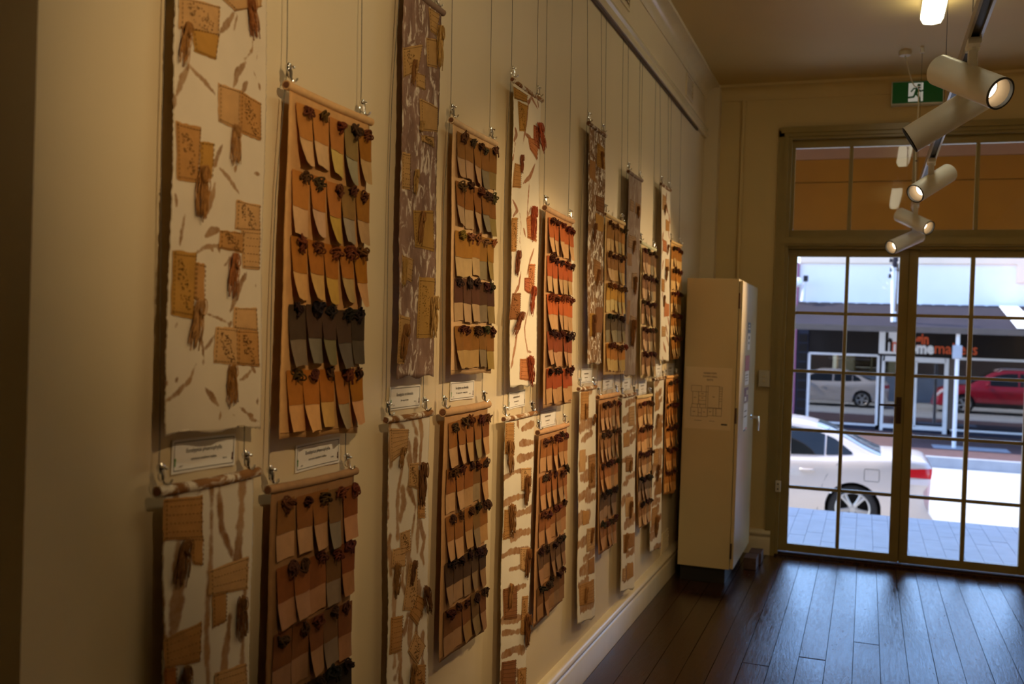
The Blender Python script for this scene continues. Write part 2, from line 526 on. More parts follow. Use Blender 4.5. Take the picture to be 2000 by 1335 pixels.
# cornice: a cove along the left wall and the end wall
cp = [(0, 3.055), (0.006, 3.055), (0.006, 3.066)]
for k in range(9):
    t = k / 8 * math.pi / 2
    cp.append((0.006 + 0.072 * (1 - math.cos(t)), 3.066 + 0.066 * math.sin(t)))
cp += [(0.088, 3.132), (0.088, 3.15), (0, 3.15)]
b = MB(); b.extrude(cp, lambda u, z: (u, NEAR - 0.0, z), lambda u, z: (u, 6.70, z))
struct(b.build('trim_cornice_left', M['trim'], smooth=True))
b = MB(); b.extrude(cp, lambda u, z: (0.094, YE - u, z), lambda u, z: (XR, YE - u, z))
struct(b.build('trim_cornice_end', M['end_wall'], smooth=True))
# picture rail with its dark hanging channel
rp = [(0, 2.792), (0.018, 2.792), (0.024, 2.800), (0.024, 2.812), (0.015, 2.820), (0.015, 2.832), (0.026, 2.840), (0.026, 2.852), (0.010, 2.862), (0, 2.862)]
b = MB(); b.extrude(rp, lambda u, z: (u, NEAR, z), lambda u, z: (u, 6.70, z))
struct(b.build('trim_picture_rail', M['trim'], smooth=True))
b = MB(); b.box((0, NEAR, 2.780), (0.010, 6.38, 2.7915)); b.box((0.008, NEAR, 2.777), (0.011, 6.38, 2.7915))
struct(b.build('trim_hanging_channel', M['bronze']))
# conduit in the corner of the end wall
b = MB(); b.cyl((0.245, YE - 0.014, 0.167), (0.245, YE - 0.014, 3.055), 0.012, 10)
struct(b.build('trim_conduit', M['end_wall'], smooth=True))

# door surround: architrave, jambs, head between doors and transom
AR = [(0, 0), (0.006, -0.012), (0.018, -0.016), (0.030, -0.012), (0.044, -0.020), (0.058, -0.024), (0.064, -0.020), (0.064, 0)]
b = MB()
b.box((0.484, YE - 0.018, 0), (0.521, YE, 2.84)); b.box((0.521, YE - 0.028, 0), (0.550, YE, 2.84))
b.box((0.484, YE - 0.018, 2.80), (2.17, YE, 2.862)); b.box((0.500, YE - 0.034, 2.823), (2.16, YE, 2.862))
b.box((2.100, YE - 0.028, 0), (2.129, YE, 2.84)); b.box((2.129, YE - 0.018, 0), (2.166, YE, 2.84))
struct(b.build('trim_architrave', M['door_paint']))
b = MB()
b.box((DX0 - 0.002, YE - 0.004, 0), (DX0 + 0.022, YE + 0.12, DTOP)); b.box((DX1 - 0.020, YE - 0.004, 0), (DX1 + 0.002, YE + 0.12, DTOP))
b.box((DX0, YE + 0.0, DTOP - 0.03), (DX1, YE + 0.12, DTOP + 0.002))
struct(b.build('trim_door_jamb', M['door_paint']))
b = MB()
b.box((DX0 + 0.0, YE + 0.012, 2.0565), (DX1, YE + 0.12, 2.135)); b.box((DX0, YE + 0.102, 2.03), (DX1, YE + 0.12, 2.06))
b.box((0.520, YE - 0.034, 2.085), (2.13, YE + 0.012, 2.128))
b.box((0.526, YE - 0.024, 2.074), (2.124, YE + 0.012, 2.085))
struct(b.build('trim_door_head', M['door_paint']))
b = MB(); b.box((0.53, YE - 0.015, 0), (2.12, YE + 0.30, 0.012)); b.box((0.53, YE + 0.03, 0.0), (2.12, YE + 0.3, 0.018))
struct(b.build('trim_threshold', M['floor']))

# the two glazed leaves
XS = [(0.550, 0.6262, 0.9338, 0.9583, 1.2668, 1.3235), (1.3265, 1.3810, 1.6884, 1.7163, 2.0236, 2.100)]
ZM = [0.4566, 0.8457, 1.2406, 1.6306]
ZB, ZT = 0.0754, 2.0084
for li, xs in enumerate(XS):
    b = MB()
    b.bbox((xs[0], YD, 0.022), (xs[1], YD + 0.042, 2.055), 0.003)
    d = struct(b.build('door_%d' % (li + 1), M['door_paint'], org=(xs[0], YD, 0.0)))
    b = MB(); b.bbox((xs[4], YD, 0.022), (xs[5], YD + 0.042, 2.055), 0.003)
    if li == 0: b.box((1.310, YD + 0.041, 0.022), (1.345, YD + 0.052, 2.055))
    b.build('stile', M['door_paint'], d)
    b = MB(); b.bbox((xs[1], YD, 0.022), (xs[4], YD + 0.042, ZB), 0.003); b.build('rail', M['door_paint'], d)
    b = MB(); b.bbox((xs[1], YD, ZT), (xs[4], YD + 0.042, 2.055), 0.003); b.build('rail', M['door_paint'], d)
    b = MB(); b.bbox((xs[2], YD + 0.002, ZB), (xs[3], YD + 0.040, ZT), 0.006); b.build('muntin', M['door_paint'], d)
    for z in ZM:
        for a, c in ((xs[1], xs[2]), (xs[3], xs[4])):
            b = MB(); b.bbox((a, YD + 0.004, z - 0.011), (c, YD + 0.038, z + 0.011), 0.006); b.build('muntin', M['door_paint'], d)
    zz = [ZB] + ZM + [ZT]
    for k in range(5):
        for a, c in ((xs[1], xs[2]), (xs[3], xs[4])):
            z0 = zz[k] + (0.011 if k else 0); z1 = zz[k + 1] - (0.011 if k < 4 else 0)
            b = MB(); b.add([(a, YD + 0.02, z0), (c, YD + 0.02, z0), (c, YD + 0.02, z1), (a, YD + 0.02, z1)], [(0, 1, 2, 3)])
            b.build('pane', M['glass'], d)
    # door closer blocks / bolts at the meeting stiles
    if li == 0:
        b = MB(); b.bbox((1.205, YD - 0.010, 2.035), (1.268, YD, 2.058), 0.002); b.build('bolt_keep', M['door_paint'], d)
        p0 = wy(1756, 775, YD - 0.004); p1 = wy(1756, 827, YD - 0.004)
        b = MB(); b.bbox((p0[0] - 0.016, YD - 0.008, p1[2]), (p0[0] + 0.016, YD, p0[2]), 0.003)
        hp = b.build('handle_plate', M['bronze'], d)
        pl = wy(1750, 791.5, YD - 0.045)
        b = MB(); b.cyl((p0[0], YD - 0.004, pl[2]), (p0[0], YD - 0.048, pl[2]), 0.008, 10)
        b.tube([(p0[0] + 0.006, YD - 0.045, pl[2]), (p0[0] - 0.05, YD - 0.047, pl[2] + 0.001), (p0[0] - 0.115, YD - 0.044, pl[2])], [0.009, 0.0085, 0.007], 10)
        b.build('lever', M['bronze'], hp, smooth=True)
    else:
        b = MB(); b.bbox((1.385, YD - 0.010, 2.035), (1.448, YD, 2.058), 0.002); b.build('bolt_keep', M['door_paint'], d)

# transom window over the doors
TX = [0.590]
for q in (1661, 1785.5, 1908.5): TX.append(float(wy(q, 360, YD)[0]))
TX.append(2.060)
TZ0, TZ1 = 2.1866, 2.7351
b = MB()
b.bbox((DX0 + 0.02, YD, 2.134), (DX1 - 0.02, YD + 0.045, TZ0), 0.003)
wnd = struct(b.build('window_1', M['door_paint'], org=(0.55, YD, 2.135)))
b = MB(); b.bbox((DX0 + 0.02, YD, TZ1), (DX1 - 0.02, YD + 0.045, 2.787), 0.003); b.build('rail', M['door_paint'], wnd)
for a, c in ((DX0 + 0.02, TX[0]), (TX[4], DX1 - 0.02)):
    b = MB(); b.bbox((a, YD, TZ0), (c, YD + 0.045, TZ1), 0.003); b.build('stile', M['door_paint'], wnd)
for k in (1, 2, 3):
    b = MB(); b.bbox((TX[k] - 0.0125, YD, TZ0), (TX[k] + 0.0125, YD + 0.04, TZ1), 0.005); b.build('muntin', M['door_paint'], wnd)
for k in range(4):
    a = TX[k] + (0.0125 if k else 0); c = TX[k + 1] - (0.0125 if k < 3 else 0)
    b = MB(); b.add([(a, YD + 0.02, TZ0), (c, YD + 0.02, TZ0), (c, YD + 0.02, TZ1), (a, YD + 0.02, TZ1)], [(0, 1, 2, 3)])
    b.build('pane', M['glass'], wnd)

# ------------------------------------------------------------------ wall vents
def vent(y0, y1, z0, z1, label, n, mat):
    e = empty('wall_vent', (0, (y0 + y1) / 2, z0), label, 'vent', 'air vents in the left wall')
    b = MB(); t = 0.012
    b.box((0, y0, z0), (0.008, y1, z0 + t)); b.box((0, y0, z1 - t), (0.008, y1, z1))
    b.box((0, y0, z0 + t), (0.008, y0 + t, z1 - t)); b.box((0, y1 - t, z0 + t), (0.008, y1, z1 - t))
    b.build('frame', mat, e)
    b = MB(); b.box((0.0002, y0 + t, z0 + t), (0.001, y1 - t, z1 - t)); b.build('backing', M['wall'], e)
    for k in range(n):
        z = z0 + t + (z1 - z0 - 2 * t) * (k + 0.5) / n; h = (z1 - z0 - 2 * t) / n * 0.33
        b = MB(); b.add([(0.001, y0 + t, z + h), (0.007, y0 + t, z - h), (0.007, y1 - t, z - h), (0.001, y1 - t, z + h),
                         (0.003, y0 + t, z + h), (0.008, y0 + t, z - h + 0.002), (0.008, y1 - t, z - h + 0.002), (0.003, y1 - t, z + h)],
                        [(0, 1, 2, 3), (4, 7, 6, 5), (0, 4, 5, 1), (3, 2, 6, 7), (0, 3, 7, 4), (1, 5, 6, 2)])
        b.build('slat', mat, e)
vent(5.665, 5.86, 0.172, 0.295, 'small low air vent just above the skirting beside the white cabinet', 4, M['wall'])
vent(5.94, 6.17, 2.905, 3.045, 'painted air vent in the frieze near the far corner of the room', 5, M['wall'])
vent(4.20, 4.43, 2.93, 3.045, 'painted air vent in the frieze at the top edge of the view', 5, M['wall'])

# ------------------------------------------------------------------ cabinet with papers
CX0, CX1, CY0, CY1, CZ0, CZ1 = 0.074, 0.376, 5.81, 6.64, 0.095, 1.793
cab = empty('cabinet', (0.23, 6.2, 0), 'tall narrow white metal cabinet standing in the far corner', 'cabinet')
b = MB(); b.bbox((CX0, CY0, CZ0), (CX1, CY1, CZ1), 0.004); b.build('body', M['cabinet'], cab)
b = MB(); b.box((CX0 + 0.01, CY0 + 0.05, 0.0), (CX1 - 0.03, CY1 - 0.02, CZ0)); b.build('plinth', M['plinth'], cab)
b = MB(); b.bbox((CX1 + 0.002, CY0 + 0.006, CZ0 + 0.004), (CX1 + 0.022, CY1 - 0.01, CZ1 - 0.012), 0.004); dr = b.build('door', M['cabinet'], cab)
for z in (0.16, 0.95, 1.62):
    b = MB(); b.cyl((CX1 + 0.006, CY0 + 0.001, z), (CX1 + 0.006, CY0 + 0.001, z + 0.09), 0.006, 8); b.build('hinge', M['bronze'], dr, smooth=True)
# handle: a lever on a short stem, facing into the room
hy = 6.47; hz = float(wx(1467, 818, 0.42)[2])
b = MB(); b.cyl((CX1 + 0.020, hy, hz), (CX1 + 0.070, hy, hz), 0.011, 12); b.tube([(CX1 + 0.066, hy, hz + 0.006), (CX1 + 0.072, hy, hz - 0.03), (CX1 + 0.070, hy, hz - 0.085)], [0.008, 0.007, 0.005], 8)
b.lathe([(0, 0.016), (0.004, 0.018), (0.007, 0.012)], (CX1 + 0.021, hy, hz), (1, 0, 0), 14)
b.build('handle', M['chrome'], dr, smooth=True)

# exit plan on the side of the cabinet
def yplane(x0, z0, y): return lambda u, v: (x0 + u, y, z0 + v)
q = [wy(*p, CY0) for p in ((1340, 716), (1430, 718), (1427, 840), (1335, 835))]
px0, px1 = (q[0][0] + q[3][0]) / 2, (q[1][0] + q[2][0]) / 2
pz1, pz0 = (q[0][2] + q[1][2]) / 2, (q[2][2] + q[3][2]) / 2
plan_m = simple('plan_paper', (0.62, 0.51, 0.31), 0.5, var=0.03)
b = MB(); b.box((px0, CY0 - 0.0012, pz0), (px1, CY0 - 0.0002, pz1))
plan = tag(b.build('evacuation_plan', plan_m, org=((px0 + px1) / 2, CY0 - 0.001, pz0)), 'white floor plan sheet with room outlines taped on the side of the cabinet', 'notice')
W_, H_ = px1 - px0, pz1 - pz0
mp = yplane(px0, pz0, CY0 - 0.0016)
for t, v in (('NARROGIN', 0.905), ('TOWN HALL', 0.850), ('EXITS', 0.797)):
    put_text(t, 0.0145, yplane(px0 + W_ * 0.53, pz0 + H_ * v, CY0 - 0.0016), 'lettering', M['ink_faint'], plan, 0.0006)
b = MB()
def rect_line(x0, y0, x1, y1, t=0.0011):
    for a, c in (((x0, y0), (x1, y0)), ((x0, y1), (x1, y1)), ((x0, y0), (x0, y1)), ((x1, y0), (x1, y1))):
        xa, xb = sorted((a[0], c[0])); ya, yb = sorted((a[1], c[1]))
        p = mp(xa * W_ - t, ya * H_ - t); r_ = mp(xb * W_ + t, yb * H_ + t)
        b.box((p[0], CY0 - 0.0018, p[2]), (r_[0], CY0 - 0.0013, r_[2]))
for r_ in ((0.14, 0.60, 0.36, 0.70), (0.17, 0.40, 0.30, 0.60), (0.30, 0.53, 0.46, 0.60), (0.30, 0.46, 0.46, 0.53), (0.30, 0.40, 0.46, 0.46), (0.50, 0.35, 0.74, 0.70),
           (0.74, 0.35, 0.80, 0.69), (0.74, 0.62, 0.80, 0.66), (0.74, 0.54, 0.80, 0.58), (0.74, 0.46, 0.80, 0.50), (0.16, 0.34, 0.28, 0.40), (0.33, 0.34, 0.46, 0.40), (0.14, 0.20, 0.30, 0.34),
           (0.30, 0.20, 0.37, 0.26), (0.37, 0.20, 0.50, 0.34), (0.50, 0.22, 0.62, 0.34), (0.62, 0.22, 0.68, 0.34), (0.68, 0.22, 0.80, 0.34), (0.46, 0.60, 0.50, 0.70)):
    rect_line(*r_)
for x, z, w, h in ((0.22, 0.50, 0.05, 0.006), (0.38, 0.565, 0.05, 0.006), (0.38, 0.495, 0.04, 0.006), (0.62, 0.52, 0.05, 0.008), (0.21, 0.27, 0.05, 0.006), (0.43, 0.27, 0.04, 0.006), (0.56, 0.28, 0.05, 0.006), (0.3, 0.13, 0.16, 0.004), (0.6, 0.13, 0.12, 0.004)):
    p = mp(x * W_ - w * W_ / 2, z * H_); r_ = mp(x * W_ + w * W_ / 2, (z + h) * H_ + 0.001)
    b.box((p[0], CY0 - 0.0018, p[2]), (r_[0], CY0 - 0.0013, r_[2]))
b.build('floor_plan_lines', M['ink_faint'], plan)['kind'] = 'stuff'
b = MB(); p = mp(0.80 * W_, 0.075 * H_); r_ = mp(0.93 * W_, 0.10 * H_); b.box((p[0], CY0 - 0.0018, p[2]), (r_[0], CY0 - 0.0013, r_[2]))
b.lathe([(0, 0.005), (0.0006, 0.005)], mp(0.70 * W_, 0.08 * H_), (0, -1, 0), 10)
b.build('stamp', M['ink'], plan)

# papers on the cabinet door (facing into the room)
xd = CX1 + 0.0224
def door_paper(name, za, zb, ya, yb, mat, label, marks=()):
    b = MB(); b.box((xd, ya, za), (xd + 0.0008, yb, zb))
    o = tag(b.build(name, mat, org=(xd, (ya + yb) / 2, za)), label, 'notice', 'papers on the cabinet door')
    for (u0, v0, u1, v1, m) in marks:
        b = MB(); b.box((xd + 0.0008, ya + u0 * (yb - ya), za + v0 * (zb - za)), (xd + 0.0012, ya + u1 * (yb - ya), za + v1 * (zb - za)))
        b.build('print', m, o)
    return o
def zpx(y, px): return float(wx(px, y, xd)[2])
blue_ink = simple('blue_print', (0.06, 0.08, 0.14), 0.6); red_paper = simple('red_paper', (0.42, 0.06, 0.045), 0.6)
pink_ink = simple('purple_print', (0.22, 0.10, 0.12), 0.6)
ya_, yb_ = 6.10, 6.28
door_paper('sticker', zpx(650, 1460), zpx(629, 1460), 6.14, 6.28, blue_ink, 'small dark blue sticker, highest on the cabinet door', ((0.15, 0.35, 0.85, 0.5, M['paper']), (0.2, 0.65, 0.6, 0.78, M['paper'])))
door_paper('note', zpx(683, 1459), zpx(651, 1460), 6.14, 6.27, M['paper'], 'white note under the blue sticker on the cabinet door', ((0.3, 0.65, 0.7, 0.85, M['ink']), (0.3, 0.35, 0.7, 0.5, M['ink_faint'])))
door_paper('notice', zpx(724, 1458), zpx(694, 1458), 6.06, 6.28, red_paper, 'red notice in the middle of the cabinet door')
door_paper('notice', zpx(752, 1456), zpx(725, 1457), 6.06, 6.27, M['paper'], 'white notice directly under the red one on the cabinet door', ((0.15, 0.7, 0.8, 0.76, M['ink_faint']), (0.15, 0.5, 0.7, 0.55, M['ink_faint']), (0.15, 0.3, 0.75, 0.35, M['ink_faint'])))
door_paper('poster', zpx(786, 1455), zpx(757, 1456), 6.06, 6.27, pink_ink, 'purple and grey printed poster above the handle on the cabinet door', ((0.1, 0.1, 0.5, 0.4, M['paper']), (0.5, 0.5, 0.9, 0.8, M['plastic'])))
door_paper('notice', zpx(842, 1452), zpx(788, 1455), 6.05, 6.26, M['paper'], 'lowest white notice beside the lever on the cabinet door', ((0.1, 0.0, 0.6, 0.05, blue_ink), (0.6, 0.03, 0.9, 0.09, M['sign_orange']), (0.15, 0.7, 0.8, 0.74, M['ink_faint']), (0.15, 0.5, 0.8, 0.54, M['ink_faint'])))

# switch box and small socket
sw = empty('light_switch', (0.445, YE, 1.18), 'cream double light switch box on the end wall beside the cabinet', 'switch')
b = MB(); b.bbox((0.409, YE - 0.038, 1.127), (0.482, YE, 1.237), 0.004); b.build('box', M['plastic'], sw)
for z in (1.195, 1.165):
    b = MB(); b.bbox((0.436, YE - 0.043, z - 0.006), (0.454, YE - 0.037, z + 0.006), 0.002); b.build('rocker', M['trim'], sw)
so = empty('door_catch', (0.563, YE, 0.43), 'small ivory block with two dark screws low on the door frame', 'socket')
b = MB(); b.bbox((0.545, YE - 0.050, 0.432), (0.578, YE - 0.028, 0.505), 0.003); b.build('block', M['plastic'], so)
for z in (0.485, 0.452):
    b = MB(); b.lathe([(0, 0.006), (0.003, 0.005), (0.003, 0.0)], (0.561, YE - 0.0495, z), (0, -1, 0), 10); b.build('screw', M['dark'], so)
# two bricks used as a doorstop
for k, (y0, y1, lab) in enumerate(((6.285, 6.445, 'dark brick on the floor by the cabinet, the one nearer the camera'), (6.45, 6.61, 'dark brick on the floor by the cabinet, the one against the skirting'))):
    b = MB(); b.bbox((0.405 + 0.012 * k, y0, 0.001), (0.483 + 0.014 * k, y1, 0.074), 0.004)
    br = tag(b.build('brick', M['brick'], org=(0.44, (y0 + y1) / 2, 0.0)), lab, 'brick', 'bricks by the cabinet')

# ------------------------------------------------------------------ exit sign
s0 = wy(1742, 157, 6.74); s1 = wy(1843, 204, 6.74)
ex = empty('exit_sign', ((s0[0] + s1[0]) / 2, YE, s1[2]), 'green exit sign with a white running man above the transom', 'sign')
EX0, EX1, EZ0, EZ1 = s0[0], s1[0], wy(1742, 206, 6.74)[2], 3.118
EZ1 = wy(1790, 157, 6.74)[2]
b = MB(); b.bbox((EX0, 6.745, EZ0), (EX1, YE, EZ1), 0.006); b.build('housing', M['lamp_white'], ex)
b = MB(); b.bbox((EX0 + 0.006, 6.741, EZ0 + 0.012), (EX1 - 0.006, 6.746, EZ1 - 0.006), 0.002); pn = b.build('green_panel', M['exit_green'], ex)
sxw = EX1 - EX0; szh = EZ1 - EZ0
gx0 = EX0 + sxw * 0.325; gx1 = EX0 + sxw * 0.605; gz0 = EZ0 + szh * 0.13; gz1 = EZ1 - szh * 0.10
b = MB(); b.box((gx0, 6.7395, gz0), (gx1, 6.7415, gz1)); b.build('doorway_symbol', M['exit_white'], pn)
b = MB()
gw, gh = gx1 - gx0, gz1 - gz0
def gp(u, v): return (gx0 + gw * u, 6.7385, gz0 + gh * v)
def limb(pts, w):
    for (a, c) in zip(pts[:-1], pts[1:]):
        dx, dz = (c[0] - a[0]) * gw, (c[1] - a[1]) * gh; l = math.hypot(dx, dz) or 1; ox, oz = -dz / l * w, dx / l * w
        A = gp(*a); Cc = gp(*c)
        b.add([(A[0] + ox, 6.7385, A[2] + oz), (A[0] - ox, 6.7385, A[2] - oz), (Cc[0] - ox, 6.7385, Cc[2] - oz), (Cc[0] + ox, 6.7385, Cc[2] + oz)], [(0, 1, 2, 3)])
        b.lathe([(0, 0.0), (0.0, w)], (Cc[0], 6.7384, Cc[2]), (0, 1, 0), 10)
b.lathe([(0, 0.0), (0, gh * 0.085)], gp(0.70, 0.86), (0, 1, 0), 14)
limb([(0.62, 0.68), (0.50, 0.42)], gh * 0.085)                     # trunk
limb([(0.60, 0.70), (0.36, 0.70), (0.20, 0.54)], gh * 0.038)       # rear arm
limb([(0.66, 0.68), (0.82, 0.53), (0.98, 0.58)], gh * 0.038)       # front arm
limb([(0.52, 0.42), (0.74, 0.22), (0.80, 0.04)], gh * 0.052)       # front leg
limb([(0.48, 0.42), (0.36, 0.24), (0.02, 0.22)], gh * 0.052)       # rear leg
b.build('running_man', M['exit_green'], pn)

# ------------------------------------------------------------------ ceiling batten
def batten(x, y0, y1, label):
    e = empty('ceiling_batten', (x, (y0 + y1) / 2, CEIL), label, 'light')
    b = MB(); b.bbox((x - 0.05, y0, CEIL - 0.03), (x + 0.05, y1, CEIL), 0.004); b.build('base', M['lamp_white'], e)
    prof = [(-0.052, CEIL - 0.028), (-0.054, CEIL - 0.062), (-0.040, CEIL - 0.088), (0.0, CEIL - 0.094), (0.040, CEIL - 0.088), (0.054, CEIL - 0.062), (0.052, CEIL - 0.028)]
    b = MB(); b.extrude(prof, lambda u, z: (x + u, y0 - 0.004, z), lambda u, z: (x + u, y1 + 0.004, z)); b.build('diffuser', M['batten'], e)
batten(1.335, 4.12, 5.36, 'glowing fluorescent batten on the ceiling at the top edge of the view')
batten(1.335, 1.10, 2.34, 'second fluorescent batten nearer the camera, above the view')

# ------------------------------------------------------------------ track and spotlights
TXX, TZ = 1.325, 2.262
tr = empty('lighting_track', (TXX, 3.5, TZ), 'suspended aluminium lighting track running down the middle of the room', 'track')
b = MB()
prof = [(-0.018, 0), (-0.018, 0.032), (0.018, 0.032), (0.018, 0), (0.011, 0), (0.011, 0.022), (-0.011, 0.022), (-0.011, 0)]
n = len(prof)
vs = [(TXX + u, 0.6, TZ + z) for u, z in prof] + [(TXX + u, 6.34, TZ + z) for u, z in prof]
b.add(vs, [(i, (i + 1) % n, n + (i + 1) % n, n + i) for i in range(n)])
for o_ in (0, n):
    b.add([vs[o_ + k] for k in range(n)], [(0, 1, 6, 7), (1, 2, 5, 6), (2, 3, 4, 5)])
b.build('rail', M['alu'], tr)
b = MB(); b.box((TXX - 0.0108, 0.6, TZ + 0.010), (TXX + 0.0108, 6.34, TZ + 0.0218)); b.build('conductor', M['black'], tr)
b = MB(); b.bbox((TXX - 0.019, 6.34, TZ - 0.001), (TXX + 0.019, 6.355, TZ + 0.033), 0.003); b.build('end_cap', M['lamp_white'], tr)
# suspension wires of the track
for k, (px, y) in enumerate(((1896, 2.95), (1851, 4.0), (0, 6.10))):
    x = TXX
    b = MB(); b.cyl((x, y, TZ + 0.030), (x, y, CEIL - 0.01), 0.0011, 6)
    lab = ('suspension wire of the lighting track beside the nearest spotlight', 'second suspension wire of the lighting track, left of the nearest spotlight', 'farthest suspension wire of the track with a small ceiling cup')[k]
    o = tag(b.build('suspension_wire', M['wire'], org=(x, y, CEIL)), lab, 'wire', 'wires holding the lighting track')
    b = MB(); b.lathe([(0, 0.011), (0.03, 0.011), (0.034, 0.004)], (x, y, CEIL), (0, 0, -1), 12); b.build('ceiling_cup', M['lamp_white'], o, smooth=True)
# feed cord: ceiling rose, slack, then tied down the wire
rose = wz(1768, 100, CEIL)
e = empty('feed_cord', tuple(rose), 'thin cream feed cord drooping from a round ceiling rose to the track', 'cord')
b = MB(); b.lathe([(0, 0.034), (0.012, 0.036), (0.026, 0.030), (0.028, 0.0)], tuple(rose), (0, 0, -1), 20); b.build('ceiling_rose', M['plastic'], e, smooth=True)
b = MB()
pts = [Vector((rose[0], rose[1], CEIL - 0.026))]
A = Vector((rose[0], rose[1], CEIL - 0.026)); Bq = Vector((TXX - 0.012, 6.10, 2.93))
for k in range(1, 9):
    t = k / 8
    p = A.lerp(Bq, t); p.x += -0.02 * math.sin(math.pi * t) * (1 - t); p.z += 0.03 * math.sin(2 * math.pi * t) - 0.02 * math.sin(math.pi * t)
    pts.append(p)
for k in range(1, 12):
    t = k / 11; pts.append(Vector((TXX - 0.012 + 0.002 * math.sin(9 * t), 6.10, 2.93 + (TZ + 0.03 - 2.93) * t)))
b.tube(pts, 0.0035, 6); b.build('cord', M['plastic'], e, smooth=True)
for z in (2.92, 2.72, 2.50):
    b = MB(); b.lathe([(-0.004, 0.004), (-0.002, 0.007), (0.002, 0.007), (0.004, 0.004)], (TXX - 0.009, 6.10, z), (0, 0, 1), 8); b.build('tie', M['bronze'], e)

def spot_head(y, d, label, drop=0.105, L=0.235, r=0.0425, back=0.55, watts=None, size=82, off_axis=0.0, lit=True):
    d = Vector(d).normalized()
    piv = Vector((TXX, y, TZ - drop))
    e = empty('spotlight', (TXX, y, TZ), label, 'spotlight', 'white cylinder spotlights on the track')
    b = MB(); b.bbox((TXX - 0.017, y - 0.05, TZ - 0.014), (TXX + 0.017, y + 0.05, TZ + 0.004), 0.004); b.lathe([(0, 0.018), (0.010, 0.017), (0.013, 0.010)], (TXX, y, TZ - 0.012), (0, 0, -1), 16)
    b.build('adaptor', M['lamp_white'], e, smooth=True)
    b = MB(); b.bbox((TXX - 0.012, y - 0.014, TZ - drop + r * 0.4), (TXX + 0.012, y + 0.014, TZ - 0.02), 0.004); b.build('stem', M['lamp_white'], e)
    bk = piv - d * L * back; fr = piv + d * L * (1 - back)
    b = MB(); b.lathe([(0, 0.0), (0, r * 0.95), (0.003, r), (L - 0.002, r), (L, r - 0.001), (L, r - 0.003), (L - 0.003, r - 0.0035), (L - 0.050, r - 0.004)], bk, d, 36)
    hd = b.build('housing', M['lamp_white'], e, smooth=True)
    b = MB(); b.lathe([(L - 0.0025, r + 0.0004), (L + 0.0012, r + 0.0002), (L + 0.0014, r - 0.0010), (L + 0.0010, r - 0.0046), (L - 0.009, r - 0.0055)], bk, d, 36); b.build('rim', M['black'], hd, smooth=True)
    b = MB(); b.lathe([(L - 0.0088, r - 0.0056), (L - 0.043, r * 0.66), (L - 0.045, 0.0)], bk, d, 32); b.build('reflector', M['reflector'], hd, smooth=True)
    b = MB(); b.lathe([(L - 0.0435, r * 0.62), (L - 0.0422, r * 0.60), (L - 0.0415, 0.0)], bk, d, 24); b.build('led', M['led'], hd, smooth=True)
    w = SPOT_W if watts is None else watts
    ld = bpy.data.lights.new('spot_beam', 'SPOT'); ld.energy = w; ld.color = SPOT_COLOR
    ld.spot_size = math.radians(size); ld.spot_blend = 0.85; ld.shadow_soft_size = 0.022
    lo = bpy.data.objects.new('spot_beam', ld); COL.objects.link(lo)
    lo.location = fr + d * 0.004; lo.rotation_euler = d.to_track_quat('-Z', 'Y').to_euler()
    return e
def aim(y, target): return Vector(target) - Vector((TXX, y, TZ - 0.105))
spot_head(0.55, aim(0.55, (0, 2.25, 1.75)), 'spotlight behind the view that lights the nearest banners', watts=SPOT_W * 0.80, size=76)
spot_head(1.75, aim(1.75, (0, 3.3, 1.15)), 'spotlight above the view that lights the middle banners', watts=SPOT_W * 1.12, size=64)
spot_head(2.90, (0.604, -0.646, -0.467), 'nearest spotlight on the track, pointing right, large at the top right', watts=20)
spot_head(3.22, (-0.848, 0.051, -0.527), 'second spotlight, pointing down left at the wall, half behind the nearest', back=0.30, watts=SPOT_W * 0.85, size=58)
spot_head(4.71, (-0.613, -0.627, -0.481), 'third spotlight with its bright open mouth facing down left', watts=SPOT_W * 0.45, size=56)
spot_head(6.16, (0.677, -0.61, -0.412), 'far spotlight pointing right, crossed over the last one', watts=20)
spot_head(6.275, (-0.688, -0.622, -0.373), 'last spotlight at the end of the track, pointing left toward the banners', watts=SPOT_W * 1.25, back=0.2, drop=0.185, size=72)

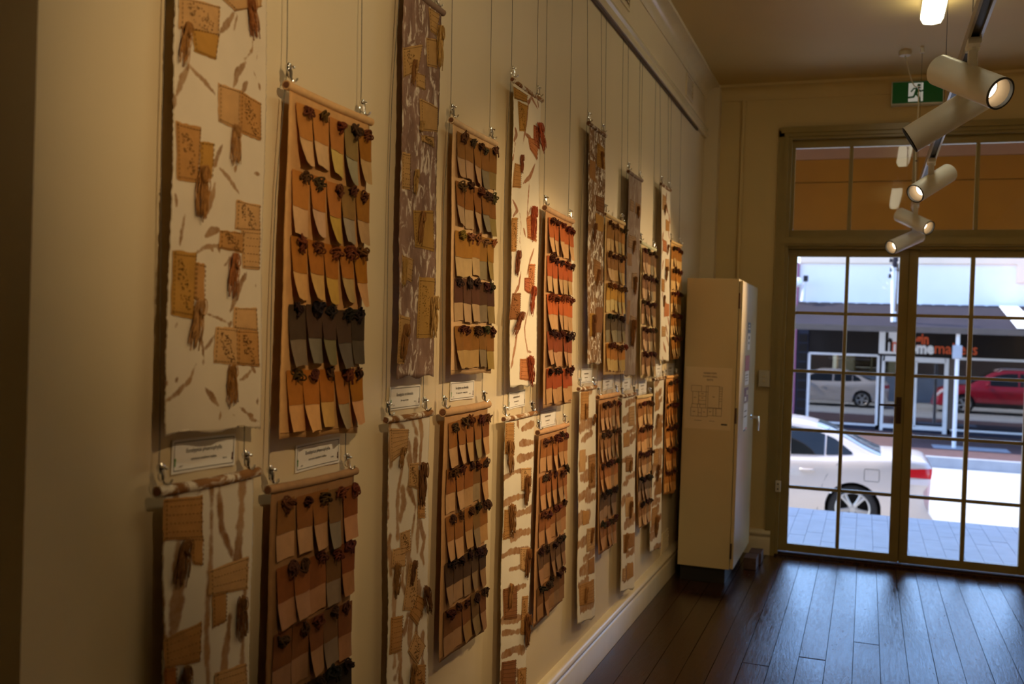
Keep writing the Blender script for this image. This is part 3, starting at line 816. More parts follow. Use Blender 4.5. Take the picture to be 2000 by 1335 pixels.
# ================================================================== THE HANGINGS
# corners in metres along the wall (y) and up it (z): top left, top right, bottom left, bottom right
QUAD = {
 'B1': [(1.285, 2.250), (1.528, 2.252), (1.274, 1.268), (1.540, 1.258)],
 'S1': [(1.612, 1.896), (1.930, 1.896), (1.601, 1.229), (1.904, 1.217)],
 'b1': [(1.290, 1.170), (1.532, 1.168), (1.300, 0.420), (1.543, 0.415)],
 's1': [(1.592, 1.130), (1.910, 1.124), (1.586, 0.470), (1.906, 0.460)],
 'B2': [(2.080, 2.252), (2.292, 2.252), (2.092, 1.330), (2.306, 1.325)],
 'S2': [(2.388, 1.994), (2.700, 1.994), (2.409, 1.327), (2.712, 1.322)],
 'B3': [(2.842, 2.214), (3.110, 2.216), (2.885, 1.275), (3.137, 1.268)],
 'S3': [(3.200, 1.866), (3.520, 1.858), (3.223, 1.186), (3.560, 1.183)],
 'b2': [(2.070, 1.226), (2.298, 1.226), (2.106, 0.420), (2.335, 0.415)],
 's2': [(2.396, 1.220), (2.708, 1.222), (2.392, 0.560), (2.722, 0.552)],
 'b3': [(2.866, 1.168), (3.150, 1.168), (2.887, 0.300), (3.140, 0.296)],
 's3': [(3.206, 1.096), (3.540, 1.096), (3.195, 0.434), (3.539, 0.440)],
 'B4': [(3.710, 2.262), (3.950, 2.264), (3.785, 1.327), (4.005, 1.321)],
 'S4': [(4.010, 1.944), (4.335, 1.942), (4.037, 1.275), (4.410, 1.265)],
 'B5': [(4.400, 2.186), (4.665, 2.188), (4.423, 1.257), (4.640, 1.252)],
 'S5': [(4.700, 1.894), (5.040, 1.886), (4.769, 1.235), (5.098, 1.222)],
 'B6': [(5.150, 2.242), (5.390, 2.244), (5.229, 1.315), (5.480, 1.308)],
 'S6': [(5.455, 1.972), (5.780, 1.976), (5.531, 1.312), (5.800, 1.314)],
 'b4': [(3.700, 1.224), (3.935, 1.222), (3.764, 0.290), (4.040, 0.246)],
 's4': [(3.996, 1.174), (4.330, 1.172), (4.059, 0.506), (4.335, 0.498)],
 'b5': [(4.412, 1.158), (4.690, 1.156), (4.503, 0.240), (4.790, 0.190)],
 's5': [(4.720, 1.136), (5.070, 1.130), (4.842, 0.478), (5.104, 0.462)],
 'b6': [(5.125, 1.210), (5.395, 1.208), (5.144, 0.298), (5.428, 0.268)],
 's6': [(5.460, 1.210), (5.810, 1.208), (5.471, 0.555), (5.790, 0.520)],
}
REF = {'B1': 'leftmost upper banner', 'S1': 'leftmost upper swatch chart', 'B2': 'second upper banner from left', 'S2': 'second upper swatch chart from left',
       'B3': 'third upper banner from left', 'S3': 'third upper swatch chart from left', 'B4': 'fourth upper banner from left', 'S4': 'fourth upper swatch chart from left',
       'B5': 'fifth upper banner from left', 'S5': 'fifth upper swatch chart from left', 'B6': 'farthest upper banner', 'S6': 'farthest upper swatch chart',
       'b1': 'leftmost lower banner', 's1': 'leftmost lower swatch chart', 'b2': 'second lower banner from left', 's2': 'second lower swatch chart from left',
       'b3': 'third lower banner from left', 's3': 'third lower swatch chart from left', 'b4': 'fourth lower banner from left', 's4': 'fourth lower swatch chart from left',
       'b5': 'fifth lower banner from left', 's5': 'fifth lower swatch chart from left', 'b6': 'farthest lower banner', 's6': 'farthest lower swatch chart'}
LABEL = {
 'B1': 'leftmost tall white upper banner with loose leaf prints, tan patches and tassels',
 'B2': 'tall mauve-brown mottled upper banner with sewn gold patches, second from left',
 'B3': 'white upper banner with brown leaf trails, red patches and red tassels',
 'B4': 'mottled brown and white upper banner beside the gold and grey swatch chart',
 'B5': 'greyish mauve mottled upper banner, fifth from left, narrow between two charts',
 'B6': 'farthest upper banner, pale with faint orange prints near the cabinet',
 'b1': 'leftmost lower white banner with vertical brown bark streaks and tan patches',
 'b2': 'lower banner with pale vertical bark streaks, dotted patches and tassels, second from left',
 'b3': 'lower white banner with horizontal brown stripes, third from left',
 'b4': 'fourth lower banner from left, white with broad brown bands and stitched squares',
 'b5': 'fifth lower banner from left, white with large brown blotches, ending above skirting',
 'b6': 'farthest lower banner, brown blotches on white, above the small low vent',
 'S1': 'leftmost upper swatch chart, tan rows with one charcoal grey row fourth down',
 'S2': 'second upper swatch chart from left, brown rows with a purple-brown row fourth',
 'S3': 'upper swatch chart of orange and terracotta cloth pieces',
 'S4': 'upper swatch chart with golden rows and a grey row, fourth from left',
 'S5': 'upper swatch chart of mauve-brown strips, fifth from left',
 'S6': 'farthest upper swatch chart, brightly lit amber strips beside the cabinet',
 's1': 'leftmost lower swatch chart, brown rows running off the bottom of the view',
 's2': 'second lower swatch chart from left with a thick rolled top and a charcoal row',
 's3': 'third lower swatch chart from left, dark brown strips under a pale rod',
 's4': 'fourth lower swatch chart from left, dusty pink-brown rows with a dark grey row',
 's5': 'fifth lower swatch chart from left, narrow tan and grey-brown strips',
 's6': 'farthest lower swatch chart, amber strips in shade beside the cabinet',
}
X0 = 0.036

class Hang:
    def __init__(s, key):
        s.k = key; s.q = [np.array(p) for p in QUAD[key]]
        s.seed = sum(ord(c) * (i + 3) for i, c in enumerate(key)) * 1.37
        s.amp = 0.0035 if key[0] in 'Bb' else 0.0015
    def yz(s, u, v):
        tl, tr_, bl, br = s.q
        return (tl * (1 - u) + tr_ * u) * (1 - v) + (bl * (1 - u) + br * u) * v
    def uv(s, y, z):
        tl, tr_, bl, br = s.q
        v = (z - (tl[1] + tr_[1]) / 2) / ((bl[1] + br[1]) / 2 - (tl[1] + tr_[1]) / 2)
        y0 = tl[0] + (bl[0] - tl[0]) * v; y1 = tr_[0] + (br[0] - tr_[0]) * v
        return (y - y0) / (y1 - y0), v
    def disp(s, u, v):
        a = s.amp; d = s.seed
        vv = min(max(v, 0), 1)
        w = a * (math.sin(5.1 * u + d + 2 * vv) * 0.6 + math.sin(9.0 * u - 3.7 * vv + d * 2) * 0.35 + math.sin(13 * vv + d * 1.7 + 2 * u) * 0.5) * min(1, vv * 6)
        if s.k[0] in 'Ss': w += 0.007 * vv ** 2          # the charts hang away from the wall towards the bottom
        else: w += 0.006 * vv
        return w
    def P(s, u, v, off=0.0):
        y, z = s.yz(u, v)
        return (X0 + s.disp(u, v) + off, float(y), float(z))
    def at(s, y, z, off=0.0):
        u, v = s.uv(y, z)
        return (X0 + s.disp(u, v) + off, y, z)

def seg_mask(Y, Z, pts, w, feather, leaf=True):
    """1 inside a stroke, 0.5 on its edge; leaf strokes swell in the middle"""
    m = np.zeros_like(Y)
    P = [np.array(p, float) for p in pts]
    L = [0.0]
    for a, c in zip(P[:-1], P[1:]): L.append(L[-1] + np.linalg.norm(c - a))
    T = max(L[-1], 1e-6)
    for i, (a, c) in enumerate(zip(P[:-1], P[1:])):
        d = c - a; l2 = max(d @ d, 1e-9)
        t = np.clip(((Y - a[0]) * d[0] + (Z - a[1]) * d[1]) / l2, 0, 1)
        dist = np.hypot(Y - a[0] - t * d[0], Z - a[1] - t * d[1])
        g = (L[i] + t * (L[i + 1] - L[i])) / T
        ph = P[0][0] * 57 + P[0][1] * 91
        ww = w * (0.25 + 0.75 * np.sin(np.pi * np.clip(g, 0.02, 0.98)) ** 0.7) if leaf else w * (0.80 + 0.16 * np.sin(g * 5 + ph) + 0.10 * np.sin(g * 13 + 2.3 * ph) + 0.07 * np.sin(g * 31 + 3.1 * ph))
        m = np.maximum(m, np.clip(0.5 + (ww - dist) / (2 * feather), 0, 1))
    return m

def build_cloth(h, root, mat, step, strokes=None, nm='cloth', ragged=0.002, feather=0.005):
    q = h.q
    nu = max(6, int(np.linalg.norm(q[1] - q[0]) / step)); nv = max(10, int(np.linalg.norm(q[2] - q[0]) / step))
    rr = random.Random(int(h.seed * 10))
    ej = [[rr.uniform(-ragged, ragged) for _ in range(nv + 1)] for _ in range(3)]
    rows = []
    for j in range(nv + 1):
        v = j / nv
        row = []
        for i in range(nu + 1):
            u = i / nu
            x, y, z = h.P(u, v)
            if i == 0: y += ej[0][j]
            if i == nu: y += ej[1][j]
            if j == nv: z += 0.004 * math.sin(11 * u + h.seed) * (1 if h.k[0] in 'Bb' else 0.4) + rr.uniform(-ragged, ragged) * 0.6
            row.append((x, y, z))
        rows.append(row)
    b = MB(); b.grid(rows)
    o = b.build(nm, mat, root, smooth='all')
    if strokes is not None:
        A = np.array(b.v); Y = A[:, 1]; Z = A[:, 2]
        m = np.zeros(len(A))
        for (pts, w, leaf) in strokes:
            ys = [p[0] for p in pts]; zs = [p[1] for p in pts]; e = w + feather * 2
            idx = np.where((Y > min(ys) - e) & (Y < max(ys) + e) & (Z > min(zs) - e) & (Z < max(zs) + e))[0]
            if len(idx): m[idx] = np.maximum(m[idx], seg_mask(Y[idx], Z[idx], pts, w, feather, leaf))
        a = o.data.attributes.new('print', 'FLOAT', 'POINT')
        a.data.foreach_set('value', m.astype(np.float32))
    # a narrow hem strip along the bottom gives the cloth an edge
    md = o.modifiers.new('thickness', 'SOLIDIFY'); md.thickness = 0.0012; md.offset = 1
    return o

def rod(h, root, r, mat, over=0.012, pale=None, hollow=True, color=None, dowel=True):
    q = h.q
    a = np.array([X0, q[0][0] - over, q[0][1] + r * 0.6]); c = np.array([X0, q[1][0] + over, q[1][1] + r * 0.6])
    pts = []
    for k in range(9):
        t = k / 8; p = a + (c - a) * t
        pts.append((p[0] - r * 0.2, p[1], p[2] - 0.002 * math.sin(math.pi * t)))
    b = MB(); b.tube(pts, [r * (1 + 0.05 * math.sin(3 * k + h.seed)) for k in range(9)], 12, caps=False)
    d = (Vector(pts[1]) - Vector(pts[0])).normalized()
    for p, dd in ((pts[0], d), (pts[-1], -d)):
        b.lathe([(0, r), (0.0, r * 0.78), (0.014, r * 0.72), (0.014, 0)], p, dd, 12)
    o = b.build('hanging_rod', mat, root, smooth=True)
    if color: o.color = (*color, 1)
    if dowel:
        b = MB(); b.cyl(Vector(pts[0]) - d * 0.002, Vector(pts[0]) + d * 0.013, r * 0.66, 10)
        dw = b.build('dowel', M['cloth'], o, smooth=True); dw.color = (0.16, 0.07, 0.035, 1)
    return pts

def clampc(c): return tuple(min(0.9, max(0.004, v)) for v in c)
def albedo(disp, L, k=(1, 1, 1)):
    L = (L, L * 0.75, L * 0.43); disp = tuple(d * f for d, f in zip(disp, k))
    return clampc(tuple(a / l for a, l in zip(lin(disp), L)))
# the light that falls on each part of the wall, read from the white cloth and the paint there
LREF = {'S1': .52, 's1': .40, 'S2': .70, 's2': .66, 'S3': 1.28, 's3': .54, 'S4': .74, 's4': .50, 'S5': .62, 's5': .50, 'S6': 1.05, 's6': .50}
UPPER, TIP, BACK = (.93, .80, .50), (.97, .89, .72), (.88, .78, .56)

# ------------------------------------------------------------------ swatch charts
def swatch_mesh(t0, t1, W, H, curl, twist, off, nt=6, nu=4, wob=0.0):
    b = MB(); rows = []
    for j in range(nt + 1):
        t = t0 + (t1 - t0) * j / nt
        row = []
        for i in range(nu + 1):
            u = i / nu
            lift = curl * t ** 2.0 + twist * (1 - u) * t ** 2.2 + 0.0025 * math.sin(3 * u + wob) * t
            shr = 1 - 0.5 * (curl * t / H) ** 2
            row.append((0.0025 + off + lift, (u - 0.5) * W * (1 + 0.02 * math.sin(7 * t + wob)), -t * H * shr + 0.0015 * math.sin(5 * u + wob) * t))
        rows.append(row)
    b.grid(rows)
    return b
SW_W, SW_H, SPLIT = 0.0600, 0.1190, 0.57
SW_UP, SW_LO = [], []
for k, (c, t) in enumerate(((0.005, 0.005), (0.007, 0.010), (0.009, 0.014), (0.010, 0.006), (0.003, 0.002), (0.010, 0.018))):
    SW_UP.append(swatch_mesh(0, SPLIT, SW_W, SW_H, c, t, 0.0012, wob=k).mesh('swatch', M['cloth'], smooth='all'))
    SW_LO.append(swatch_mesh(SPLIT - 0.03, 1.0, SW_W, SW_H, c, t, 0.0, nt=8, wob=k).mesh('swatch_tip', M['cloth'], smooth='all'))
KNOT = []
for k in range(5):
    rk = random.Random(40 + k); b = MB()
    for l in range(8):
        n = 11
        u = Vector((rk.uniform(-0.2, 0.5), rk.choice((-1, 1)) * rk.uniform(0.5, 1), rk.uniform(-0.7, 0.7))).normalized()
        w = Vector((rk.uniform(0.2, 1.0), rk.uniform(-0.4, 0.4), rk.uniform(-1, 1))); w = (w - u * w.dot(u)).normalized()
        ra, rb_ = rk.uniform(0.008, 0.013), rk.uniform(0.0045, 0.008)
        c = Vector((0.008 + rk.uniform(-0.002, 0.004), rk.uniform(-0.010, 0.010), rk.uniform(-0.007, 0.005)))
        b.tube([c + u * math.cos(2 * math.pi * i / n) * ra + w * math.sin(2 * math.pi * i / n) * rb_ for i in range(n)], 0.0020, 5, closed=True)
    for l in range(2):
        s_ = rk.uniform(-1, 1)
        b.tube([(0.010, 0.002 * s_, -0.004), (0.013, 0.006 * s_, -0.010), (0.011, 0.009 * s_, -0.019)], 0.0019, 5)
    KNOT.append(b.mesh('yarn_knot', M['yarn'], smooth='all'))

CHARTS = {   # per row: upper colours, lower colours (as the photograph shows them), knot colour
 'S1': [(((150, 101, 54), (150, 100, 54), (146, 96, 52), (112, 92, 62), (126, 82, 26)), ((166, 126, 82), (162, 126, 86), (157, 128, 66), (124, 112, 86), (150, 116, 72)), (58, 32, 14)),
        (((148, 97, 48), (146, 92, 44), (146, 94, 50), (116, 88, 54), (122, 82, 32)), ((162, 122, 82), (160, 122, 90), (152, 118, 48), (124, 106, 84), (142, 108, 70)), (54, 28, 12)),
        (((138, 88, 36), (138, 86, 34), (138, 86, 34), (136, 86, 36), (132, 86, 22)), ((160, 116, 66), (158, 118, 64), (152, 114, 48), (138, 110, 66), (156, 112, 68)), (58, 30, 12)),
        (((56, 42, 32), (60, 42, 32), (60, 42, 32), (58, 42, 32), (46, 34, 22)), ((92, 74, 54), (90, 78, 60), (92, 80, 50), (74, 62, 48), (62, 50, 34)), (24, 16, 10)),
        (((138, 86, 34), (138, 84, 32), (136, 82, 30), (134, 84, 38), (130, 82, 20)), ((166, 116, 66), (166, 118, 68), (158, 116, 60), (122, 100, 70), (158, 110, 68)), (48, 24, 10))],
 'S2': [(((126, 88, 50), (124, 86, 48), (128, 88, 48), (118, 80, 42), (116, 78, 38)), ((148, 114, 80), (148, 112, 80), (150, 114, 80), (104, 88, 64), (110, 86, 46)), (56, 36, 18)),
        (((118, 76, 38), (118, 76, 36), (116, 74, 36), (112, 74, 36), (110, 72, 34)), ((146, 116, 84), (146, 116, 82), (146, 114, 80), (108, 94, 72), (116, 94, 48)), (54, 32, 16)),
        (((142, 100, 48), (142, 100, 46), (142, 98, 46), (132, 94, 46), (138, 98, 44)), ((160, 128, 84), (160, 128, 84), (158, 126, 84), (118, 100, 70), (136, 108, 56)), (84, 54, 26)),
        (((78, 48, 38), (80, 52, 40), (80, 50, 38), (76, 50, 36), (70, 44, 34)), ((150, 116, 78), (152, 118, 82), (148, 116, 80), (108, 88, 62), (118, 92, 50)), (38, 24, 16)),
        (((122, 82, 38), (122, 80, 36), (122, 82, 36), (114, 78, 36), (118, 78, 34)), ((152, 116, 66), (152, 116, 66), (154, 116, 66), (112, 90, 60), (134, 104, 48)), (46, 28, 12))],
 'S3': [(((190, 104, 58), (192, 102, 56), (192, 104, 58), (196, 104, 58), (194, 104, 58)), ((208, 156, 104),) * 5, (72, 32, 18)),
        (((186, 92, 50), (188, 92, 50), (188, 94, 52), (188, 92, 50), (190, 96, 52)), ((204, 156, 106), (206, 158, 108), (202, 154, 104), (186, 144, 96), (190, 146, 92)), (66, 28, 16)),
        (((206, 104, 54), (208, 106, 56), (204, 104, 54), (204, 104, 54), (204, 106, 56)), ((206, 154, 100), (206, 154, 102), (204, 150, 98), (196, 144, 94), (196, 144, 92)), (92, 42, 22)),
        (((154, 76, 44), (152, 74, 42), (152, 76, 44), (150, 74, 42), (150, 76, 44)), ((200, 144, 98),) * 5, (52, 24, 16)),
        (((176, 84, 44), (174, 82, 42), (180, 84, 44), (180, 84, 44), (180, 84, 44)), ((202, 146, 92),) * 5, (56, 24, 16))],
 's1': [(((94, 62, 32), (94, 58, 28), (96, 60, 28), (82, 58, 34), (88, 48, 18)), ((122, 88, 58), (122, 88, 58), (118, 84, 54), (88, 74, 56), (122, 82, 52)), (46, 22, 10)),
        (((92, 52, 24), (94, 54, 24), (88, 50, 22), (72, 48, 24), (84, 44, 18)), ((112, 76, 50), (112, 78, 52), (110, 74, 46), (86, 68, 50), (106, 68, 36)), (44, 20, 10)),
        (((84, 50, 24), (86, 52, 26), (82, 48, 22), (72, 48, 28), (80, 46, 22)), ((104, 72, 48), (106, 74, 50), (104, 72, 44), (84, 66, 48), (104, 68, 40)), (42, 20, 9)),
        (((36, 24, 16), (36, 24, 16), (36, 26, 18), (34, 24, 18), (30, 22, 14)), ((76, 54, 36), (76, 54, 36), (74, 54, 34), (60, 46, 32), (70, 50, 32)), (20, 12, 8)),
        (((84, 50, 24),) * 5, ((104, 72, 46),) * 5, (40, 20, 10))],
 's2': [(((128, 82, 42), (126, 80, 40), (126, 78, 38), (124, 80, 42), (112, 66, 30)), ((156, 116, 76), (158, 118, 78), (148, 110, 64), (126, 104, 66), (156, 112, 68)), (58, 30, 14)),
        (((122, 74, 36), (124, 76, 36), (120, 72, 34), (98, 66, 34), (118, 70, 30)), ((156, 116, 76), (156, 116, 76), (144, 106, 66), (118, 94, 64), (148, 106, 62)), (48, 24, 12)),
        (((124, 80, 40), (122, 78, 38), (124, 80, 38), (104, 76, 42), (118, 76, 36)), ((152, 110, 70), (154, 112, 72), (140, 102, 60), (112, 88, 58), (146, 104, 58)), (48, 24, 12)),
        (((64, 44, 28), (62, 42, 28), (62, 42, 26), (64, 46, 30), (56, 38, 22)), ((128, 94, 60), (128, 94, 62), (112, 84, 54), (108, 82, 52), (118, 84, 50)), (30, 16, 10)),
        (((98, 62, 32), (98, 60, 30), (98, 60, 30), (86, 62, 36), (92, 56, 28)), ((132, 94, 60), (130, 92, 58), (124, 90, 50), (108, 84, 52), (122, 84, 52)), (38, 20, 12))],
 's3': [(((126, 78, 40), (120, 74, 38), (126, 76, 36), (118, 72, 36), (112, 66, 30)), ((146, 104, 64), (142, 100, 62), (150, 106, 64), (136, 96, 58), (138, 96, 56)), (52, 26, 14)),
        (((120, 70, 34), (118, 70, 34), (116, 68, 32), (106, 64, 32), (108, 62, 28)), ((140, 98, 60), (142, 100, 60), (132, 92, 54), (122, 88, 54), (122, 80, 44)), (46, 22, 12)),
        (((108, 64, 32), (110, 66, 32), (106, 64, 32), (96, 62, 34), (104, 62, 30)), ((132, 90, 54), (132, 90, 54), (126, 86, 50), (112, 80, 48), (120, 80, 46)), (44, 22, 12)),
        (((74, 50, 30), (72, 48, 28), (72, 48, 28), (68, 46, 28), (66, 42, 26)), ((112, 76, 46), (110, 76, 46), (104, 72, 42), (92, 66, 42), (98, 66, 40)), (26, 14, 8)),
        (((90, 58, 30), (88, 56, 28), (86, 54, 28), (80, 54, 30), (82, 52, 26)), ((112, 76, 44), (112, 76, 44), (106, 72, 40), (96, 68, 42), (98, 66, 38)), (34, 18, 10))],
 'S4': [(((160, 112, 56), (156, 108, 54), (150, 104, 52), (152, 104, 50), (168, 112, 50)), ((204, 160, 104), (196, 154, 98), (188, 146, 88), (150, 126, 84), (178, 136, 76)), (66, 38, 18)),
        (((146, 100, 58), (144, 100, 58), (150, 104, 56), (146, 102, 54), (160, 108, 50)), ((190, 148, 100), (190, 148, 98), (184, 140, 84), (150, 126, 84), (178, 136, 74)), (62, 36, 18)),
        (((196, 148, 66), (194, 146, 66), (194, 144, 62), (182, 136, 58), (196, 146, 60)), ((200, 168, 106), (198, 166, 104), (196, 162, 96), (170, 144, 92), (184, 150, 84)), (76, 44, 20)),
        (((90, 72, 54), (92, 74, 56), (92, 74, 56), (90, 72, 56), (90, 70, 50)), ((134, 114, 82), (134, 114, 82), (130, 112, 78), (116, 98, 72), (126, 106, 70)), (34, 22, 14)),
        (((176, 116, 46), (168, 110, 44), (166, 108, 44), (162, 106, 44), (176, 116, 46)), ((182, 144, 82), (180, 142, 82), (178, 140, 78), (158, 126, 74), (170, 134, 72)), (66, 36, 16))],
 'S5': [(((128, 88, 62), (112, 76, 56), (128, 90, 62), (98, 72, 54), (108, 76, 52)), ((182, 140, 98), (164, 128, 94), (176, 138, 96), (128, 108, 80), (150, 118, 76)), (54, 30, 18))] * 5,
 'S6': [(((178, 116, 48), (172, 112, 46), (182, 120, 50), (176, 116, 48), (186, 124, 48)), ((220, 172, 108), (216, 168, 104), (222, 172, 108), (206, 160, 98), (214, 166, 98)), (72, 34, 14))] * 5,
 's4': [(((140, 94, 60), (142, 96, 60), (140, 92, 58), (122, 86, 58), (132, 86, 50)), ((164, 120, 80), (164, 120, 80), (158, 114, 74), (128, 98, 66), (150, 108, 66)), (52, 28, 18)),
        (((134, 92, 60), (136, 94, 60), (132, 88, 56), (116, 84, 56), (124, 82, 48)), ((160, 118, 80), (160, 118, 80), (152, 110, 72), (122, 94, 64), (142, 102, 62)), (46, 26, 16)),
        (((140, 86, 46), (140, 86, 46), (138, 84, 44), (120, 80, 46), (130, 80, 40)), ((162, 112, 68), (162, 112, 66), (154, 106, 62), (126, 92, 58), (144, 100, 56)), (42, 24, 14)),
        (((82, 60, 46), (80, 58, 44), (80, 58, 44), (74, 56, 44), (74, 52, 38)), ((126, 92, 64), (124, 92, 64), (118, 86, 58), (102, 78, 56), (110, 80, 52)), (28, 18, 12)),
        (((116, 76, 46), (116, 74, 44), (114, 74, 44), (102, 72, 46), (106, 68, 38)), ((140, 96, 60), (138, 96, 60), (132, 90, 54), (112, 82, 54), (122, 84, 50)), (38, 22, 14))],
 's5': [(((150, 100, 56), (146, 96, 54), (152, 104, 60), (134, 94, 56), (142, 94, 48)), ((186, 140, 88), (182, 136, 86), (188, 142, 92), (158, 120, 78), (170, 126, 74)), (54, 28, 14)),
        (((142, 88, 44), (140, 86, 44), (142, 88, 44), (124, 84, 46), (134, 84, 40)), ((178, 128, 78), (176, 126, 76), (178, 128, 78), (146, 106, 64), (158, 112, 64)), (44, 24, 12)),
        (((126, 86, 54), (124, 84, 52), (128, 88, 56), (106, 78, 54), (116, 78, 46)), ((160, 120, 78), (158, 118, 78), (162, 122, 82), (126, 98, 70), (142, 106, 66)), (40, 22, 14)),
        (((86, 66, 54), (84, 64, 52), (84, 64, 54), (78, 62, 52), (76, 58, 46)), ((130, 98, 72), (128, 98, 72), (130, 100, 76), (104, 84, 64), (116, 90, 62)), (26, 18, 14)),
        (((122, 84, 54), (120, 82, 52), (122, 86, 56), (100, 76, 54), (112, 78, 48)), ((152, 114, 74), (150, 112, 74), (154, 116, 78), (122, 94, 66), (136, 100, 62)), (34, 20, 14))],
 's6': [(((150, 94, 42), (152, 96, 44), (150, 92, 42), (140, 90, 44), (148, 92, 40)), ((172, 118, 62), (170, 116, 60), (170, 114, 58), (156, 106, 56), (164, 110, 54)), (46, 22, 10))] * 5,
}
BACKING = {'S1': (170, 128, 86), 's1': (112, 80, 52), 'S2': (176, 134, 92), 's2': (150, 106, 66), 'S3': (206, 148, 98), 's3': (138, 94, 58), 'S4': (196, 150, 96), 'S5': (206, 166, 118), 'S6': (214, 160, 94),
           's4': (152, 104, 62), 's5': (172, 124, 76), 's6': (158, 106, 56)}
RODR = {'s2': 0.0115, 's3': 0.010, 'S3': 0.0105, 's4': 0.011}
ROD_ENDS = {}
def chart(key, proto=None):
    h = Hang(key); q = h.q; L = LREF[key]
    root = empty('swatch_chart', (X0, (q[0][0] + q[1][0]) / 2, (q[0][1] + q[1][1]) / 2), LABEL[key], 'wall hanging', 'dyed swatch charts on the left wall')
    bc = build_cloth(h, root, M['cloth'], 0.012, nm='backing_cloth', ragged=0.0008); back = albedo(BACKING[key], L, BACK if key in ('S1', 's1') else (.99, .93, .76)); bc.color = (*back, 1)
    ROD_ENDS[key] = rod(h, root, RODR.get(key, 0.0088), M['cloth'], over=0.010, color=tuple(min(0.85, v * f) for v, f in zip(back, (1.22, 1.34, 1.55))))
    wid = np.linalg.norm(q[1] - q[0]); hei = np.linalg.norm(q[2] - q[0])
    # hem line stitched above the bottom edge
    b = MB(); b.tube([h.P(k / 10, 0.982, 0.0012) for k in range(11)], 0.0009, 4); hm = b.build('hem_seam', M['cloth'], bc); hm.color = (*[v * 0.8 for v in back], 1)
    rr = random.Random(int(h.seed * 7))
    sc = wid / 0.318
    for r_ in range(5):
        ups, los, kc = CHARTS[key][r_]
        v0 = 0.030 + r_ * 0.193
        for c in range(5):
            u = 0.148 + c * 0.196 + rr.uniform(-0.008, 0.008)
            vv = v0 + rr.uniform(-0.004, 0.005)
            x, y, z = h.P(u, vv)
            k = rr.choice({'S1': (1, 2, 2, 5, 1), 'S2': (0, 4, 4, 3, 0, 1), 'S3': (0, 1, 4, 3, 0), 'S4': (0, 1, 3, 4, 4)}.get(key, (0, 3, 4, 4, 1, 1)))
            s_ = bpy.data.objects.new('swatch', SW_UP[k]); link(s_, root, (x, y, z))
            slope = (h.disp(u, vv + 0.05) - h.disp(u, vv)) / (0.05 * hei)
            rot = Matrix.Rotation(rr.uniform(-0.035, 0.035), 3, 'X') @ Matrix.Rotation(-math.atan(slope), 3, 'Y')
            s_.rotation_euler = rot.to_euler(); s_.scale = (rr.uniform(0.75, 1.2), sc * rr.uniform(0.97, 1.04), hei / 0.672 * rr.uniform(0.96, 1.05))
            s_.color = (*albedo(ups[c], L, UPPER), 1)
            t_ = bpy.data.objects.new('swatch_tip', SW_LO[k]); COL.objects.link(t_); t_.parent = s_; t_.color = (*albedo(los[c], L, TIP), 1)
            kn = bpy.data.objects.new('yarn_knot', rr.choice(KNOT)); COL.objects.link(kn); kn.parent = s_
            kn.location = (0.003, rr.uniform(-0.006, 0.010), -0.006 + rr.uniform(-0.005, 0.003)); kn.rotation_euler = (rr.uniform(-0.6, 0.6), rr.uniform(-0.3, 0.3), rr.uniform(-0.4, 0.4))
            f = rr.uniform(0.9, 1.15); kn.scale = (f, f, f)
            kn.color = (*albedo(tuple(v * rr.uniform(1.0, 1.5) for v in kc), L, (.95, .90, .74)), 1)
    return root
for key in ('S1', 's1', 'S2', 's2', 'S3', 's3', 'S4', 's4', 'S5', 's5', 'S6', 's6'): chart(key)

# ------------------------------------------------------------------ eco-printed banners
TASSEL = []                     # hanks of yarn about 11 cm long, tied at the head
for k in range(4):
    rk = random.Random(70 + k); b = MB()
    for l in range(34):
        a = rk.uniform(-1, 1); dp = rk.uniform(0, 1); ln = rk.uniform(0.60, 1.0) * 0.112; ph = rk.uniform(0, 6.3); w2 = rk.uniform(0.002, 0.006)
        pts = []
        for i in range(8):
            t = i / 7
            spread = 0.005 + 0.010 * math.sin(min(1.0, t * 1.7) * math.pi / 2) + 0.003 * t
            pts.append((0.004 + 0.012 * dp * (0.5 + 0.5 * math.sin(math.pi * min(1, 0.25 + t * 0.7))) + 0.002 * math.sin(9 * t + ph), a * spread + w2 * math.sin(6 * t + ph) * t, 0.004 * math.cos(ph) - ln * t))
        b.tube(pts, [0.00115] * 8, 4)
    for l in range(4):   # loops of yarn at the head
        n = 10; c0 = rk.uniform(-0.004, 0.004)
        b.tube([(0.014 + 0.002 * l, c0 + (0.006 + 0.003 * rk.random()) * math.sin(2 * math.pi * i / n), -0.016 - (0.014 + 0.006 * rk.random()) * math.cos(2 * math.pi * i / n)) for i in range(n)], 0.0013, 4, closed=True)
    TASSEL.append(b.mesh('tassel', M['yarn'], smooth='all'))

def px_yz(px, py, x=X0 + 0.004):
    p = wx(px, py, x); return float(p[1]), float(p[2])

